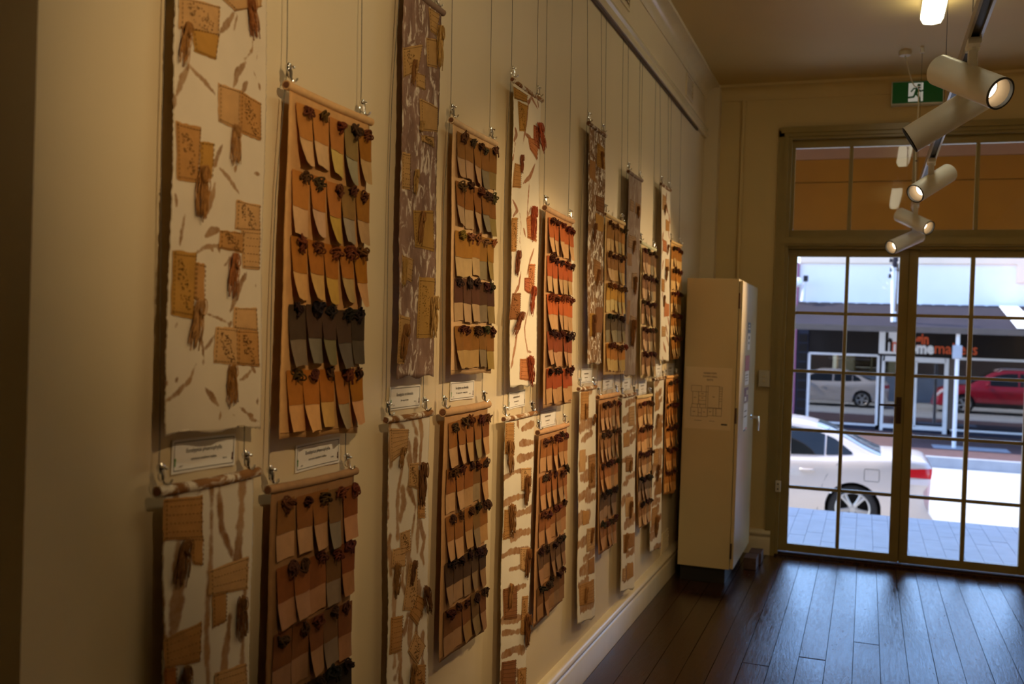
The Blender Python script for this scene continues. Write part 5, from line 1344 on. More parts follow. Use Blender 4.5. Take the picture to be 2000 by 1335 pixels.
# ------------------------------------------------------------------ name cards
CARD = {'B1': (1.344, 1.515, 1.190, 1.2475), 'S1': (1.723, 1.895, 1.148, 1.204), 'B2': (2.133, 2.302, 1.2455, 1.3035), 'S2': (2.501, 2.671, 1.248, 1.3015), 'B3': (2.978, 3.133, 1.195, 1.2515), 'S3': (3.315, 3.491, 1.103, 1.1665),
        'B4': (3.826, 3.989, 1.243, 1.304), 'S4': (4.178, 4.353, 1.1985, 1.257), 'B5': (4.541, 4.710, 1.179, 1.238), 'S5': (4.90, 5.09, 1.142, 1.2125), 'B6': (5.315, 5.484, 1.2185, 1.290), 'S6': (5.64, 5.85, 1.212, 1.285)}
TITLE = {'B1': ('Eucalyptus phaenophylla', 'common southern mallee'), 'S1': ('Eucalyptus phaenophylla', 'common southern mallee'), 'B2': ('Eucalyptus occidentalis', 'flat topped yate'), 'S2': ('Eucalyptus occidentalis', 'flat topped yate - swamp yate')}
for key, (y0, y1, z0, z1) in CARD.items():
    lab = 'small white name card with black border under the %s' % REF[key]
    tl = rk.uniform(-0.02, 0.03)
    cx, cz = (y0 + y1) / 2, (z0 + z1) / 2; w = y1 - y0; hh = z1 - z0
    ca, sa = math.cos(tl), math.sin(tl)
    def cm(u, v, x=0.0036, cx=cx, cz=cz, ca=ca, sa=sa):
        return (x, cx + u * ca - v * sa, cz + u * sa + v * ca)
    b = MB()
    A = [cm(-w / 2, -hh / 2, 0.0015), cm(w / 2, -hh / 2, 0.0015), cm(w / 2, hh / 2, 0.0015), cm(-w / 2, hh / 2, 0.0015)]
    n = 6; rows = []
    for i in range(n + 1):
        rows.append([cm((i / n - 0.5) * w, (j - 0.5) * hh, 0.0022 + 0.004 * (i / n - 0.5) ** 2 * 4 * (1 if i > n / 2 else 0.5)) for j in range(2)])
    b.grid(rows)
    o = tag(b.build('name_card', M['paper'], org=(0.002, cx, cz)), lab, 'card', 'name cards under the hangings')
    md = o.modifiers.new('thickness', 'SOLIDIFY'); md.thickness = 0.0008; md.offset = 1
    def face(u, v):
        t = u / w
        return cm(u, v, 0.0029 + 0.004 * t * t * 4 * (1 if t > 0 else 0.5))
    # border
    b = MB(); m_ = 0.005; t = 0.0006
    for (ua, va, ub, vb) in ((-w / 2 + m_, hh / 2 - m_, w / 2 - m_, hh / 2 - m_), (-w / 2 + m_, -hh / 2 + m_, w / 2 - m_, -hh / 2 + m_), (-w / 2 + m_, -hh / 2 + m_, -w / 2 + m_, hh / 2 - m_), (w / 2 - m_, -hh / 2 + m_, w / 2 - m_, hh / 2 - m_)):
        k = 8 if va == vb else 1
        for i in range(k):
            a0 = ua + (ub - ua) * i / k; a1 = ua + (ub - ua) * (i + 1) / k
            if va == vb: b.add([face(a0, va - t), face(a1, va - t), face(a1, va + t), face(a0, va + t)], [(0, 1, 2, 3)])
            else: b.add([face(ua - t, va), face(ua + t, va), face(ua + t, vb), face(ua - t, vb)], [(0, 1, 2, 3)])
    b.build('border', M['ink'], o)
    if key in TITLE:
        put_text(TITLE[key][0], 0.0105, lambda u, v: face(u, v + hh * 0.14), 'lettering', M['ink'], o, 0.0001, sx=0.95)
        put_text(TITLE[key][1], 0.0068, lambda u, v: face(u, v - hh * 0.12), 'lettering', M['ink'], o, 0.0001)
        for txt, u, v in (('LEAF', -w * 0.36, -hh * 0.30), ('BARK', w * 0.34, -hh * 0.22)):
            put_text(txt, 0.0045, lambda a, c, u=u, v=v: face(a + u, c + v), 'lettering', M['ink'], o)
    else:   # too small in the photograph to read: the lines of print as they show
        b = MB()
        for v, l, t in ((0.14, 0.40, 0.0030), (-0.12, 0.28, 0.0018), (-0.30, 0.16, 0.0008)):
            k = 9
            for i in range(k):
                a0 = -w * l / 2 + w * l * i / k
                b.add([face(a0, hh * v - t), face(a0 + w * l / k * 0.8, hh * v - t), face(a0 + w * l / k * 0.8, hh * v + t * rk.uniform(0.5, 1)), face(a0, hh * v + t * rk.uniform(0.5, 1))], [(0, 1, 2, 3)])
        b.build('print', M['ink_faint'], o)['kind'] = 'stuff'
    b = MB()
    for (u, s_, m) in ((-w * 0.455, 1, 'green_ink'), (w * 0.455, -1, 'brown_ink')):
        b = MB(); vb_ = -hh * 0.18
        b.add([face(u - 0.0014, vb_ - 0.006 * s_), face(u + 0.0014, vb_ - 0.006 * s_), face(u + 0.0014, vb_ + 0.004 * s_), face(u - 0.0014, vb_ + 0.004 * s_)], [(0, 1, 2, 3)])
        b.add([face(u - 0.0032, vb_ + 0.004 * s_), face(u + 0.0032, vb_ + 0.004 * s_), face(u, vb_ + 0.009 * s_)], [(0, 1, 2)])
        b.build('arrow', M[m], o)

# ================================================================== OUTSIDE
YK = 9.41             # edge of the raised footpath
ZP = -0.10            # its surface
ZR = -1.14            # the road
YG = 28.3             # glass line of the shop across the street
ZF = -0.92            # footpath across the street
# raised footpath under the verandah
b = MB(); b.box((-9, YE + 0.30, ZR - 0.3), (13, YK - 0.004, ZP - 0.028))
pav = struct(b.build('pavement', M['concrete']))
PV = 0.1255
rp_ = random.Random(11)
for j in range(5):
    y0 = YE + 0.305 + j * 0.508 + (0.0 if j else 0.0)
    y1 = min(y0 + 0.506, YK)
    if y1 - y0 < 0.05: break
    for i in range(28):
        x0 = 0.430 - PV * 5 + PV * i
        if x0 > 3.5: continue
        dz = rp_.uniform(-0.0008, 0.0008); off = 0.16 * ((i * 7) % 3) * (1 if j < 4 else 0)
        ya_ = y0 + (off if j else 0); yb2 = min(y1 + 0.16 * ((i * 7) % 3) * (1 if j < 3 else 0), YK)
        if j == 4: ya_ = y0
        if yb2 - ya_ < 0.04: continue
        b = MB(); b.box((x0, ya_, ZP - 0.028), (x0 + PV - 0.0022, yb2 - 0.002, ZP + dz)); b.build('paver', M['paver'], pav)
# the paving goes on to both sides of what the doors show
b = MB(); b.box((-9, YE + 0.30, ZP - 0.03), (-0.20, YK, ZP)); b.box((3.6, YE + 0.30, ZP - 0.03), (13, YK, ZP)); b.build('paving', M['paver'], pav)
b = MB(); b.box((-9, YK - 0.002, ZR), (13, YK + 0.004, ZP - 0.002)); b.build('kerb_face', M['kerb'], pav)
# verandah over the footpath: soffit, boards of the valance, posts out of view
b = MB(); b.box((-9, YE + 0.30, 3.56), (13, 11.06, 3.62))
ver = struct(b.build('trim_verandah_roof', M['pink']))
zs = [float(wy(1600, p, 11.0)[2]) for p in (311, 356)]
b = MB(); b.box((-9, 11.0, zs[0]), (13, 11.05, 3.56)); b.build('beam', M['pink'], ver)
b = MB(); b.box((-9, 11.005, zs[1] + 0.004), (13, 11.04, zs[0] - 0.003)); b.build('board', M['orange'], ver)
b = MB(); b.box((-9, 11.010, 2.46), (13, 11.045, zs[1] - 0.004)); b.build('board', M['orange'], ver)
b = MB(); b.box((-9, 11.045, 2.50), (13, 11.06, 3.56)); b.build('backing', M['dark'], ver)
b = MB(); b.box((-9, 11.000, 2.44), (13, 11.05, 2.465)); b.build('bottom_rail', M['orange'], ver)
# front of our own building beside and above the doors, as the shop windows mirror it
b = MB(); b.box((-9, YE + 0.10, ZR), (-0.42, YE + 0.30, 6.0)); b.box((XR + 0.15, YE + 0.10, ZR), (13, YE + 0.30, 6.0)); b.box((-0.42, YE + 0.10, CEIL + 0.15), (XR + 0.15, YE + 0.30, 6.0))
struct(b.build('wall_street', M['street_wall']))

# road, kerb and footpath across
b = MB(); b.box((-45, YK, ZR - 0.2), (55, 22.40, ZR))
road = struct(b.build('road', M['asphalt']))
for y in (12.2, 18.1):
    b = MB(); b.box((-45, y, ZR), (55, y + 0.12, ZR + 0.004)); b.build('road_line', M['line_paint'], road)
b = MB(); b.box((-45, 22.40, ZR - 0.2), (55, 22.62, ZF)); struct(b.build('trim_kerb', M['kerb']))
b = MB(); b.box((-45, 22.62, ZR - 0.2), (55, YG + 3, ZF - 0.004)); struct(b.build('far_footpath', M['far_path']))
b = MB(); m0 = wz(1770 + 0, 876, ZF); b.box((2.6, 24.4, ZF - 0.003), (4.2, 25.2, ZF)); tag(b.build('manhole_cover', M['kerb'], org=(3.4, 24.8, ZF)), 'pale service cover in the brown footpath across the street', 'cover')

# ------------------------------------------------------------------ the shop across the street
def fx(px, py, y=YG): return float(wy(px, py, y)[0])
def fz(px, py, y=YG): return float(wy(px, py, y)[2])
ZAW = fz(1560, 590, YG); ZTOP = fz(1700, 514, YG)
XB = fx(1561, 560)
shop = empty('shop_building', (2.0, YG, ZF), 'shop across the street with a white upper wall, dark awning and glass front', 'building')
b = MB(); b.box((XB, YG + 0.02, ZAW - 0.4), (14, YG + 0.5, ZTOP)); b.build('upper_wall', M['facade'], shop)
b = MB(); b.box((XB, YG - 0.05, ZTOP), (14, YG + 0.5, ZTOP + 0.42)); b.build('parapet', M['peach'], shop)
x_r = fx(1985, 530)
b = MB(); b.box((x_r, YG - 0.06, fz(1985, 552)), (x_r + 0.9, YG + 0.02, ZTOP)); b.build('wall_panel', M['peach'], shop)
# sloping awning
YA = 24.6
za_top, za_bot = fz(1560, 589, YG), fz(1560, 632, YA)
xa0 = XB
b = MB(); b.add([(xa0, YG, za_top), (14, YG, za_top), (14, YA, za_bot), (xa0, YA, za_bot), (xa0, YG, za_top - 0.05), (14, YG, za_top - 0.05), (14, YA, za_bot - 0.05), (xa0, YA, za_bot - 0.05)],
                [(0, 3, 2, 1), (4, 5, 6, 7), (0, 1, 5, 4), (1, 2, 6, 5), (2, 3, 7, 6), (3, 0, 4, 7)])
aw = b.build('awning', M['awning'], shop)
b = MB(); b.box((xa0, YA - 0.03, za_bot - 0.13), (14, YA + 0.02, za_bot + 0.005)); b.build('awning_edge', M['awning_edge'], aw)
for i in range(26):
    x = XB + 0.2 + i * 0.32
    b = MB(); b.bbox((x, YG - 0.10, za_top - 0.03), (x + 0.07, YG - 0.02, za_top + 0.015), 0.01); b.build('bracket', M['frame_white'], aw)
def awp(u, t, off=0.012):   # point on the awning sheet
    y = YG + (YA - YG) * t; z = za_top + (za_bot - za_top) * t
    return (u, y - off * 0.3, z + off)
# big white letters laid on the awning sheet
ux = fx(1949, 592)
vs, fs = text_mesh('h', 1.0, 0.085, 'LEFT')
xs_ = [v[0] for v in vs]; ys_ = [v[1] for v in vs]; y_lo, y_hi = min(ys_), max(ys_)
b = MB(); b.add([awp(ux + (v[0] - min(xs_)) / (max(xs_) - min(xs_)) * 0.95, 0.02 + 0.97 * (1 - (v[1] - y_lo) / (y_hi - y_lo)), 0.03) for v in vs], fs)
b.build('lettering', M['sign_white'], aw)
vs, fs = text_mesh('m', 1.0, 0.06, 'LEFT')
xs_ = [v[0] for v in vs]; ys_ = [v[1] for v in vs]; y_lo, y_hi = min(ys_), max(ys_)
b = MB(); b.add([awp(ux + 0.68 + (v[0] - min(xs_)) / (max(xs_) - min(xs_)) * 1.7, 0.12 + 0.87 * (1 - (v[1] - y_lo) / (y_hi - y_lo)), 0.02) for v in vs], fs)
b.build('lettering', M['sign_orange'], aw)
# black fascia with the shop sign
zfb = fz(1712, 692); 
b = MB(); b.box((XB + 0.01, YG - 0.02, zfb), (14, YG + 0.02, za_top - 0.06)); fs_ = b.build('fascia', M['fascia_black'], shop)
sx0, sx1, sz0, sz1 = fx(1717, 668), fx(1760, 668) + 0.10, fz(1717, 690), fz(1717, 647)
b = MB(); b.bbox((sx0, YG - 0.08, sz0), (sx1, YG - 0.02, sz1), 0.01); sg = b.build('sign_board', M['sign_white'], fs_)
def facemap(x, z, y): return lambda u, v: (x + u, y, z + v)
put_text('h', 0.66, facemap(fx(1728.5, 668), (sz0 + sz1) / 2 - 0.0, YG - 0.085), 'lettering', M['fascia_black'], sg, 0.03, 'LEFT', 0.62)
put_text('m', 0.62, facemap(fx(1741.5, 668), (sz0 + sz1) / 2 - 0.06, YG - 0.086), 'lettering', M['sign_orange'], sg, 0.0, 'LEFT', 0.50)
x_hm = fx(1789.5, 680)
put_text('narrogin', 0.40, facemap(fx(1814.5, 662), fz(1800, 662.5), YG - 0.026), 'lettering', M['sign_orange'], fs_, 0.012, 'RIGHT', 0.68)
put_text('home', 0.42, facemap(fx(1823.5, 680), fz(1800, 680), YG - 0.026), 'lettering', M['sign_white'], fs_, 0.022, 'RIGHT', 0.82)
put_text('makers', 0.42, facemap(fx(1824, 680), fz(1830, 680.5), YG - 0.026), 'lettering', M['sign_orange'], fs_, 0.004, 'LEFT', 0.86)
# glass front: white frames, panes, tiled base
zb = fz(1700, 829); zt = fz(1712, 694)
def pane(x0, x1, z0, z1, y=YG, m='shop_glass'):
    b = MB(); b.add([(x0, y, z0), (x1, y, z0), (x1, y, z1), (x0, y, z1)], [(0, 1, 2, 3)]); return b.build('shop_pane', M[m], shop)
def frame(x0, x1, z0, z1, y0=YG - 0.05, y1=YG + 0.05, name='shop_frame', m='frame_white'):
    b = MB(); b.bbox((x0, y0, z0), (x1, y1, z1), 0.006); return b.build(name, M[m], shop)
wl0, wl1 = fx(1578, 760), fx(1712, 760)
pane(wl0, wl1, zb, zt)
frame(wl0 - 0.03, wl0 + 0.04, zb, zt); frame(wl0, wl1, zt - 0.03, zt + 0.03); frame(wl0, wl1, zb - 0.03, zb + 0.02)
frame(fx(1711, 760), fx(1716, 760), zb, zt); frame(fx(1720.5, 760), fx(1726.5, 760), ZF, zt)
dl0, dl1, dr0, dr1 = fx(1726, 760), fx(1765, 760), fx(1790, 760), fx(1843, 760)
zdb = fz(1790, 834)
pane(dl0, dr1, zdb, zt - 0.12)
frame(fx(1724, 700), fx(1848, 700), zt - 0.14, zt); frame(fx(1785.5, 760), dr0, zdb, zt - 0.1); frame(fx(1843, 760), fx(1851.5, 760), ZF, zt); frame(dl0, dr1, zdb - 0.06, zdb + 0.05); frame(fx(1764, 760), fx(1768, 760), zdb, zt - 0.1)
wr0 = fx(1858, 760)
pane(wr0, 13.5, zb, zt); frame(wr0, 13.5, zt - 0.03, zt + 0.035); frame(fx(1851, 760), fx(1862.5, 760), zb, zt, m='awning_edge'); frame(wr0, 13.5, zb - 0.03, zb + 0.02); frame(9.5, 9.58, zb, zt)
frame(XB + 0.02, wl1, ZF, zb - 0.03, YG - 0.04, YG + 0.05, 'tiled_base', 'tile_dark'); frame(wr0, 13.5, ZF, zb - 0.03, YG - 0.04, YG + 0.05, 'tiled_base', 'tile_dark')
frame(dl0 - 0.1, dr1 + 0.1, ZF, zdb - 0.06, YG - 0.04, YG + 0.05, 'door_step', 'tile_dark')
# inside of the shop, dim
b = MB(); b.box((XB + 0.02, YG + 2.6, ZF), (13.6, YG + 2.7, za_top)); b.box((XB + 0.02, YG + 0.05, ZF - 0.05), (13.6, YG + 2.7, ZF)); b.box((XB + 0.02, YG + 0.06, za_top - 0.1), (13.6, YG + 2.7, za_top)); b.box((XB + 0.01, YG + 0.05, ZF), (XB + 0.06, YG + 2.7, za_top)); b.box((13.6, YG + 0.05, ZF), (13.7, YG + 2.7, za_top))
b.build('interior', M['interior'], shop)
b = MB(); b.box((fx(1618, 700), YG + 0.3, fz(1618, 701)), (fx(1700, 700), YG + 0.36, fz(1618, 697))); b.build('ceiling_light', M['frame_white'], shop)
# dark tiled pier and purple pillar at the left edge of the shop
b = MB(); b.box((XB + 0.01, YG - 0.05, ZF), (wl0 - 0.03, YG + 0.3, za_top - 0.06)); pr = b.build('tiled_pier', M['tile_dark'], shop)
for k in range(9):
    z0 = zb + 0.1 + k * 0.26
    if z0 > za_top - 0.3: break
    b = MB(); b.bbox((XB + 0.05, YG - 0.075, z0), (wl0 - 0.06, YG - 0.045, z0 + 0.22), 0.008); b.build('tile', M['fascia_black'], pr)
pp0, pp1 = XB - 0.25, XB - 0.015
left = empty('corner_building', (pp0, YG, ZF), 'purple painted pillar of the neighbouring building at the left edge of the doors', 'building')
b = MB(); b.box((-16, YG + 0.02, ZF), (XB - 0.02, YG + 0.5, ZTOP)); b.build('wall', M['purple'], left)
b = MB(); b.box((pp0, YG - 0.10, fz(1555, 810)), (pp1, YG + 0.02, ZTOP)); b.build('pillar', M['purple'], left)
b = MB(); b.bbox((pp0, YG - 0.12, ZF), (pp1, YG - 0.02, fz(1555, 812)), 0.01); b.build('pillar_base', M['kerb'], left)
# small ball lamp and a leaning white stay with a dark head above the awning
c = wy(1558.5, 551, YG - 0.5)
b = MB(); b.lathe([(-0.13 * math.cos(math.pi * k / 10), 0.13 * math.sin(math.pi * k / 10)) for k in range(11)], tuple(c), (0, 0, 1), 16); b.cyl((c[0], c[1], c[2]), (c[0], YG, c[2] + 0.02), 0.03, 8)
tag(b.build('wall_lamp', M['sign_white'], org=tuple(c), smooth=True), 'white ball lamp in front of the purple pillar', 'lamp')
a0 = wy(1567.5, 588, YG - 0.4); a1 = wy(1573, 545, YG - 0.4)
st_ = empty('floodlight', tuple(a0), 'leaning white floodlight post with a dark head on the awning at left', 'lamp')
b = MB(); b.tube([tuple(a0), tuple(a1)], [0.06, 0.03], 8); b.build('post', M['frame_white'], st_)
b = MB(); b.bbox((a1[0] - 0.05, a1[1] - 0.08, a1[2] - 0.06), (a1[0] + 0.07, a1[1] + 0.06, a1[2] + 0.10), 0.01); b.build('lamp_head', M['awning'], st_)
# pale power pole rising through the awning
yp = 24.2
q0 = wy(1745, 640, yp); q1 = wy(1749, 492, yp)
pole = empty('power_pole', (q0[0], yp, ZF), 'pale power pole with dark top fittings and insulators across the street', 'pole')
b = MB(); b.tube([(q0[0] + 0.02, 25.2, za_top + (za_bot - za_top) * (YG - 25.2) / (YG - YA) + 0.01), (float(wy(1746.5, 520, yp)[0]) + 0.0, 25.2, fz(1746, 520, 25.2))], [0.062, 0.045], 12); b.build('shaft', M['frame_white'], pole, smooth=True)
xt = fx(1747.5, 515, 25.2)
b = MB(); b.tube([(xt, 25.2, fz(1747, 522, 25.2)), (xt + 0.02, 25.2, fz(1747, 470, 25.2))], [0.06, 0.05], 10); b.build('pole_top', M['awning'], pole, smooth=True)
b = MB(); b.tube([(xt + 0.06, 25.13, fz(1747, 608, 25.2)), (xt + 0.075, 25.13, fz(1747, 515, 25.2))], 0.018, 8); b.build('cable_guard', M['bronze'], pole)
for (px, py) in ((1741, 526), (1754, 526), (1738, 538.5), (1740, 508), (1752, 506)):
    p = wy(px, py, 25.2); b = MB()
    b.lathe([(-0.05, 0.0), (-0.05, 0.03), (-0.01, 0.04), (0.0, 0.025), (0.04, 0.035), (0.05, 0.0)], tuple(p), (0, 0, 1), 10); b.cyl((p[0], p[1], p[2]), (xt, 25.2, p[2]), 0.010, 6); b.build('insulator', M['awning'], pole)
# white verandah post of the shop with a grey box fixed near its top
vp = wy(1854.5, 700, YA + 0.15)
vpost = empty('awning_post', (float(vp[0]), YA + 0.15, ZF), 'white awning post with a grey box near its top in front of the shop', 'post')
xb_, xt_ = float(wy(1857.5, 830, YA + 0.15)[0]), float(wy(1870, 645, YA + 0.15)[0])
xc = float(wy(1868, 740, YA + 0.15)[0])
b = MB(); b.cyl((xc - 0.0, YA + 0.15, ZF), (xc - 0.0, YA + 0.15, za_bot - 0.05), 0.045, 14); b.build('post', M['frame_white'], vpost, smooth=True)
b = MB(); b.bbox((xc - 0.11, YA + 0.04, fz(1868, 700, YA)), (xc + 0.09, YA + 0.16, fz(1868, 674, YA)), 0.01); b.build('box', M['kerb'], vpost)

# ------------------------------------------------------------------ cars
def interp(x, pts):
    """smooth curve through points (monotone cubic)"""
    xs = np.array([p[0] for p in pts], float); ys = np.array([p[1] for p in pts], float)
    h = np.diff(xs); d = np.diff(ys) / h; m = np.zeros(len(xs)); m[0] = d[0]; m[-1] = d[-1]
    for i in range(1, len(xs) - 1):
        m[i] = 0 if d[i - 1] * d[i] <= 0 else 2 * d[i - 1] * d[i] / (d[i - 1] + d[i])
    x = min(max(x, xs[0]), xs[-1]); i = min(int(np.searchsorted(xs, x, 'right')) - 1, len(h) - 1)
    t = (x - xs[i]) / h[i]
    return (2 * t**3 - 3 * t**2 + 1) * ys[i] + (t**3 - 2 * t**2 + t) * h[i] * m[i] + (-2 * t**3 + 3 * t**2) * ys[i + 1] + (t**3 - t**2) * h[i] * m[i + 1]

def car(name, label, P, paint, rear_x, yc, zg):
    """P: profile of the car, s measured forward from the tail; the car faces -x"""
    L, HW = P['L'], P['HW']
    root = empty(name, (rear_x - L / 2, yc, zg), label, 'car')
    def W(s, y, z): return (rear_x - s, yc + y, zg + z)
    deck = lambda s: interp(s, P['deck'])
    roof = lambda s: interp(s, P['roof'])
    def taper(s):
        a = max(0, 1 - s / P['tr']); c = max(0, 1 - (L - s) / P['tf'])
        return 1 - P['tra'] * a ** 2.4 - P['tfa'] * c ** 2.2
    def width(s, z):
        d = deck(s); k = z / d
        base = interp(k, [(0.0, 0.90), (0.22, 0.955), (0.45, 0.995), (0.62, 1.0), (0.80, 0.985), (0.93, 0.955), (1.0, 0.905)])
        return HW * base * taper(s)
    def shift(s, z):    # ends lean: boot lid overhangs, bumpers bulge
        r = max(0, 1 - s / 0.35) ** 1.5; f = max(0, 1 - (L - s) / 0.5) ** 1.5
        return r * interp(z, P['rear_shift']) + f * interp(z, P['front_shift'])
    ra = P['ra']; sill = P['sill']
    def low(s):
        for c in P['wheels']:
            dx = abs(s - c)
            if dx < ra: return max(sill, P['wr'] + math.sqrt(max(0, ra * ra - dx * dx)) * 1.0)
        if s < P['wheels'][0]: return sill + 0.02
        return sill
    ss = sorted(set([round(v, 4) for v in np.linspace(0, L, 110)] + [round(c + ra * math.cos(t), 4) for c in P['wheels'] for t in np.linspace(0, math.pi, 21)]))
    rows = []
    for s in ss:
        d = deck(s); lo = low(s)
        hs = [lo] + [max(lo, d * k) for k in (0.24, 0.36, 0.48, 0.58, 0.66, 0.74, 0.82, 0.89, 0.95, 0.985)]
        half = [(width(s, z), z) for z in hs]
        w = half[-1][0]
        half += [(w * 0.95, d * 0.997), (w * 0.80, d + 0.008), (w * 0.5, d + 0.020), (w * 0.2, d + 0.026)]
        ring = [W(s - shift(s, z), y, z) for y, z in half] + [W(s, 0, d + 0.027)] + [W(s - shift(s, z), -y, z) for y, z in reversed(half)]
        rows.append(ring)
    b = MB(); b.grid(rows)
    n = len(rows[0])
    b.add(rows[0], [tuple(range(n))]); b.add(rows[-1], [tuple(range(n - 1, -1, -1))])
    body = b.build('body', paint, root, smooth=True)
    # cabin
    c0, c1 = P['cab']
    cs = np.linspace(c0, c1, 60)
    def cab_half(s):
        zb_ = deck(s) - 0.02; zr = max(roof(s), zb_ + 0.012)
        wb = width(s, deck(s) * 0.985) * 0.985
        wt = HW * P['roofw']
        k = min(1, (zr - zb_) / 0.42)
        wt_ = wb + (wt - wb) * k
        return zb_, zr, wb, wt_
    def cab_y(s, z):
        zb_, zr, wb, wt = cab_half(s); e = zr - 0.06
        t = min(1, max(0, (z - zb_) / max(e - zb_, 0.01)))
        return wb + (wt - wb) * (t + 0.10 * t * (1 - t) * -1.2)
    rows = []
    for s in cs:
        zb_, zr, wb, wt = cab_half(s); e = max(zr - 0.06, zb_ + 0.004)
        half = [(cab_y(s, zb_ + (e - zb_) * t), zb_ + (e - zb_) * t) for t in (0, 0.2, 0.4, 0.6, 0.8, 1)] + [(wt - 0.012, e + (zr - e) * 0.42), (wt - 0.045, e + (zr - e) * 0.74), (wt - 0.13, e + (zr - e) * 0.93), (wt * 0.45, zr)]
        rows.append([W(s, y, z) for y, z in half] + [W(s, 0, zr + 0.008)] + [W(s, -y, z) for y, z in reversed(half)])
    b = MB(); b.grid(rows); cabin = b.build('cabin', paint, body, smooth='all')
    # side windows
    for sd in (-1, 1):
        for (a, c) in P['win']:
            rows = []
            for s in np.linspace(a, c, 16):
                zb_, zr, wb, wt = cab_half(s)
                z0 = deck(s) + 0.035; z1 = max(z0 + 0.004, min(zr - 0.085, P['wtop'](s)))
                rows.append([W(s, sd * (cab_y(s, z0 + (z1 - z0) * t) + 0.008), z0 + (z1 - z0) * t) for t in np.linspace(0, 1, 6)])
            b = MB(); b.grid(rows); b.build('side_window', M['car_glass'], body, smooth='all')
    # rear window and windscreen lie on the sloping ends of the cabin
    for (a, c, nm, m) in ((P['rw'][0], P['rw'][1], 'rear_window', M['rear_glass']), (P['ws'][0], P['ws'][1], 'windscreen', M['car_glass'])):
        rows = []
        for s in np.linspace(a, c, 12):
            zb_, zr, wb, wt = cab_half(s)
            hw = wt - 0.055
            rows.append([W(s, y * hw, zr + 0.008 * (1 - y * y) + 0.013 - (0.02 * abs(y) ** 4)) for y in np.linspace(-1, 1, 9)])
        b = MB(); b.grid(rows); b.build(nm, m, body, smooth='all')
    # wheels
    for c in P['wheels']:
        for sd in (-1, 1):
            yw = HW - 0.035
            o = (rear_x - c, yc + sd * (yw - 0.20), zg + P['wr']); ax = (0, sd, 0)
            R_ = P['wr']; rr = P['rim']
            b = MB(); b.lathe([(0.0, rr), (0.0, R_ - 0.03), (0.02, R_ - 0.006), (0.05, R_), (0.15, R_), (0.185, R_ - 0.010), (0.20, R_ - 0.035), (0.203, rr + 0.03), (0.195, rr + 0.004), (0.16, rr)], o, ax, 40)
            wh = b.build('wheel', M['tyre'], root, smooth=True)
            b = MB(); b.lathe([(0.02, rr - 0.012), (0.02, 0.0)], o, ax, 32); b.build('brake_disc', M['dark'], wh)
            b = MB(); b.lathe([(0.05, rr + 0.002), (0.19, rr + 0.006), (0.198, rr - 0.006), (0.186, rr - 0.022), (0.06, rr - 0.03)], o, ax, 40)
            b.lathe([(0.12, 0.065), (0.165, 0.06), (0.172, 0.03), (0.172, 0.0)], o, ax, 20)
            for k in range(5):
                t = 2 * math.pi * k / 5 - math.pi / 2
                for f in (-1, 1):
                    pts = []
                    for q in range(5):
                        r_ = 0.045 + (rr - 0.055) * q / 4; tt = t + f * (0.10 + 0.035 * q / 4)
                        pts.append((o[0] + math.cos(tt) * r_, o[1] + sd * (0.158 + 0.012 * math.sin(q / 4 * math.pi)), o[2] + math.sin(tt) * r_))
                    b.tube(pts, [0.026, 0.023, 0.021, 0.022, 0.027], 8)
            b.build('alloy_rim', M['alloy'], wh, smooth=True)
    # dark floor pan and arch liners
    b = MB(); b.box(W(0.12, -HW * 0.84, sill - 0.02), W(L - 0.15, HW * 0.84, sill + 0.06))
    for c in P['wheels']: b.box(W(c - ra - 0.02, -HW * 0.80, sill), W(c + ra + 0.02, HW * 0.80, P['wr'] + ra + 0.03)) if False else None
    for c in P['wheels']:
        for sd in (-1, 1):
            rows = []
            for t in np.linspace(0, math.pi, 18):
                rows.append([W(c + (ra + 0.004) * math.cos(t), sd * HW * 0.96, P['wr'] + (ra + 0.004) * math.sin(t)), W(c + (ra + 0.004) * math.cos(t), sd * HW * 0.60, P['wr'] + (ra + 0.004) * math.sin(t))])
            b.grid(rows)
    b.build('underbody', M['dark'], root)
    def on_side(s, z, sd, off=0.004): return W(s - shift(s, z), sd * (width(s, z) + off), z)
    # lamps wrap around the rear corners
    for sd in (-1, 1):
        for (z0, z1, m, nm) in P['tail']:
            rows = []
            for s in np.linspace(-0.004, P['tail_len'], 9):
                k = (s / P['tail_len'])
                za = z0 + 0.02 * k; zb2 = z1 - 0.015 * k
                rows.append([on_side(max(s, 0), za + (zb2 - za) * t, sd, 0.006) for t in np.linspace(0, 1, 5)])
            s = 0.0
            inner = [W(-shift(0, z0 + (z1 - z0) * t) - 0.008, sd * width(0, z0) * 0.55, z0 + (z1 - z0) * t) for t in np.linspace(0, 1, 5)]
            edge = [W(-shift(0, z0 + (z1 - z0) * t) - 0.008, sd * (width(0, z0 + (z1 - z0) * t) + 0.004), z0 + (z1 - z0) * t) for t in np.linspace(0, 1, 5)]
            b = MB(); b.grid([inner, edge] + rows[1:]); b.build('tail_light', m, body, smooth='all')['label'] = nm
    # headlamps
    for sd in (-1, 1):
        rows = []
        for s in np.linspace(L - 0.55, L - 0.03, 9):
            z1 = deck(s) - 0.03; z0 = z1 - 0.11
            rows.append([on_side(s, z0 + (z1 - z0) * t, sd, 0.006) for t in np.linspace(0, 1, 4)])
        b = MB(); b.grid(rows); b.build('headlamp', M['tail_white'], body, smooth='all')
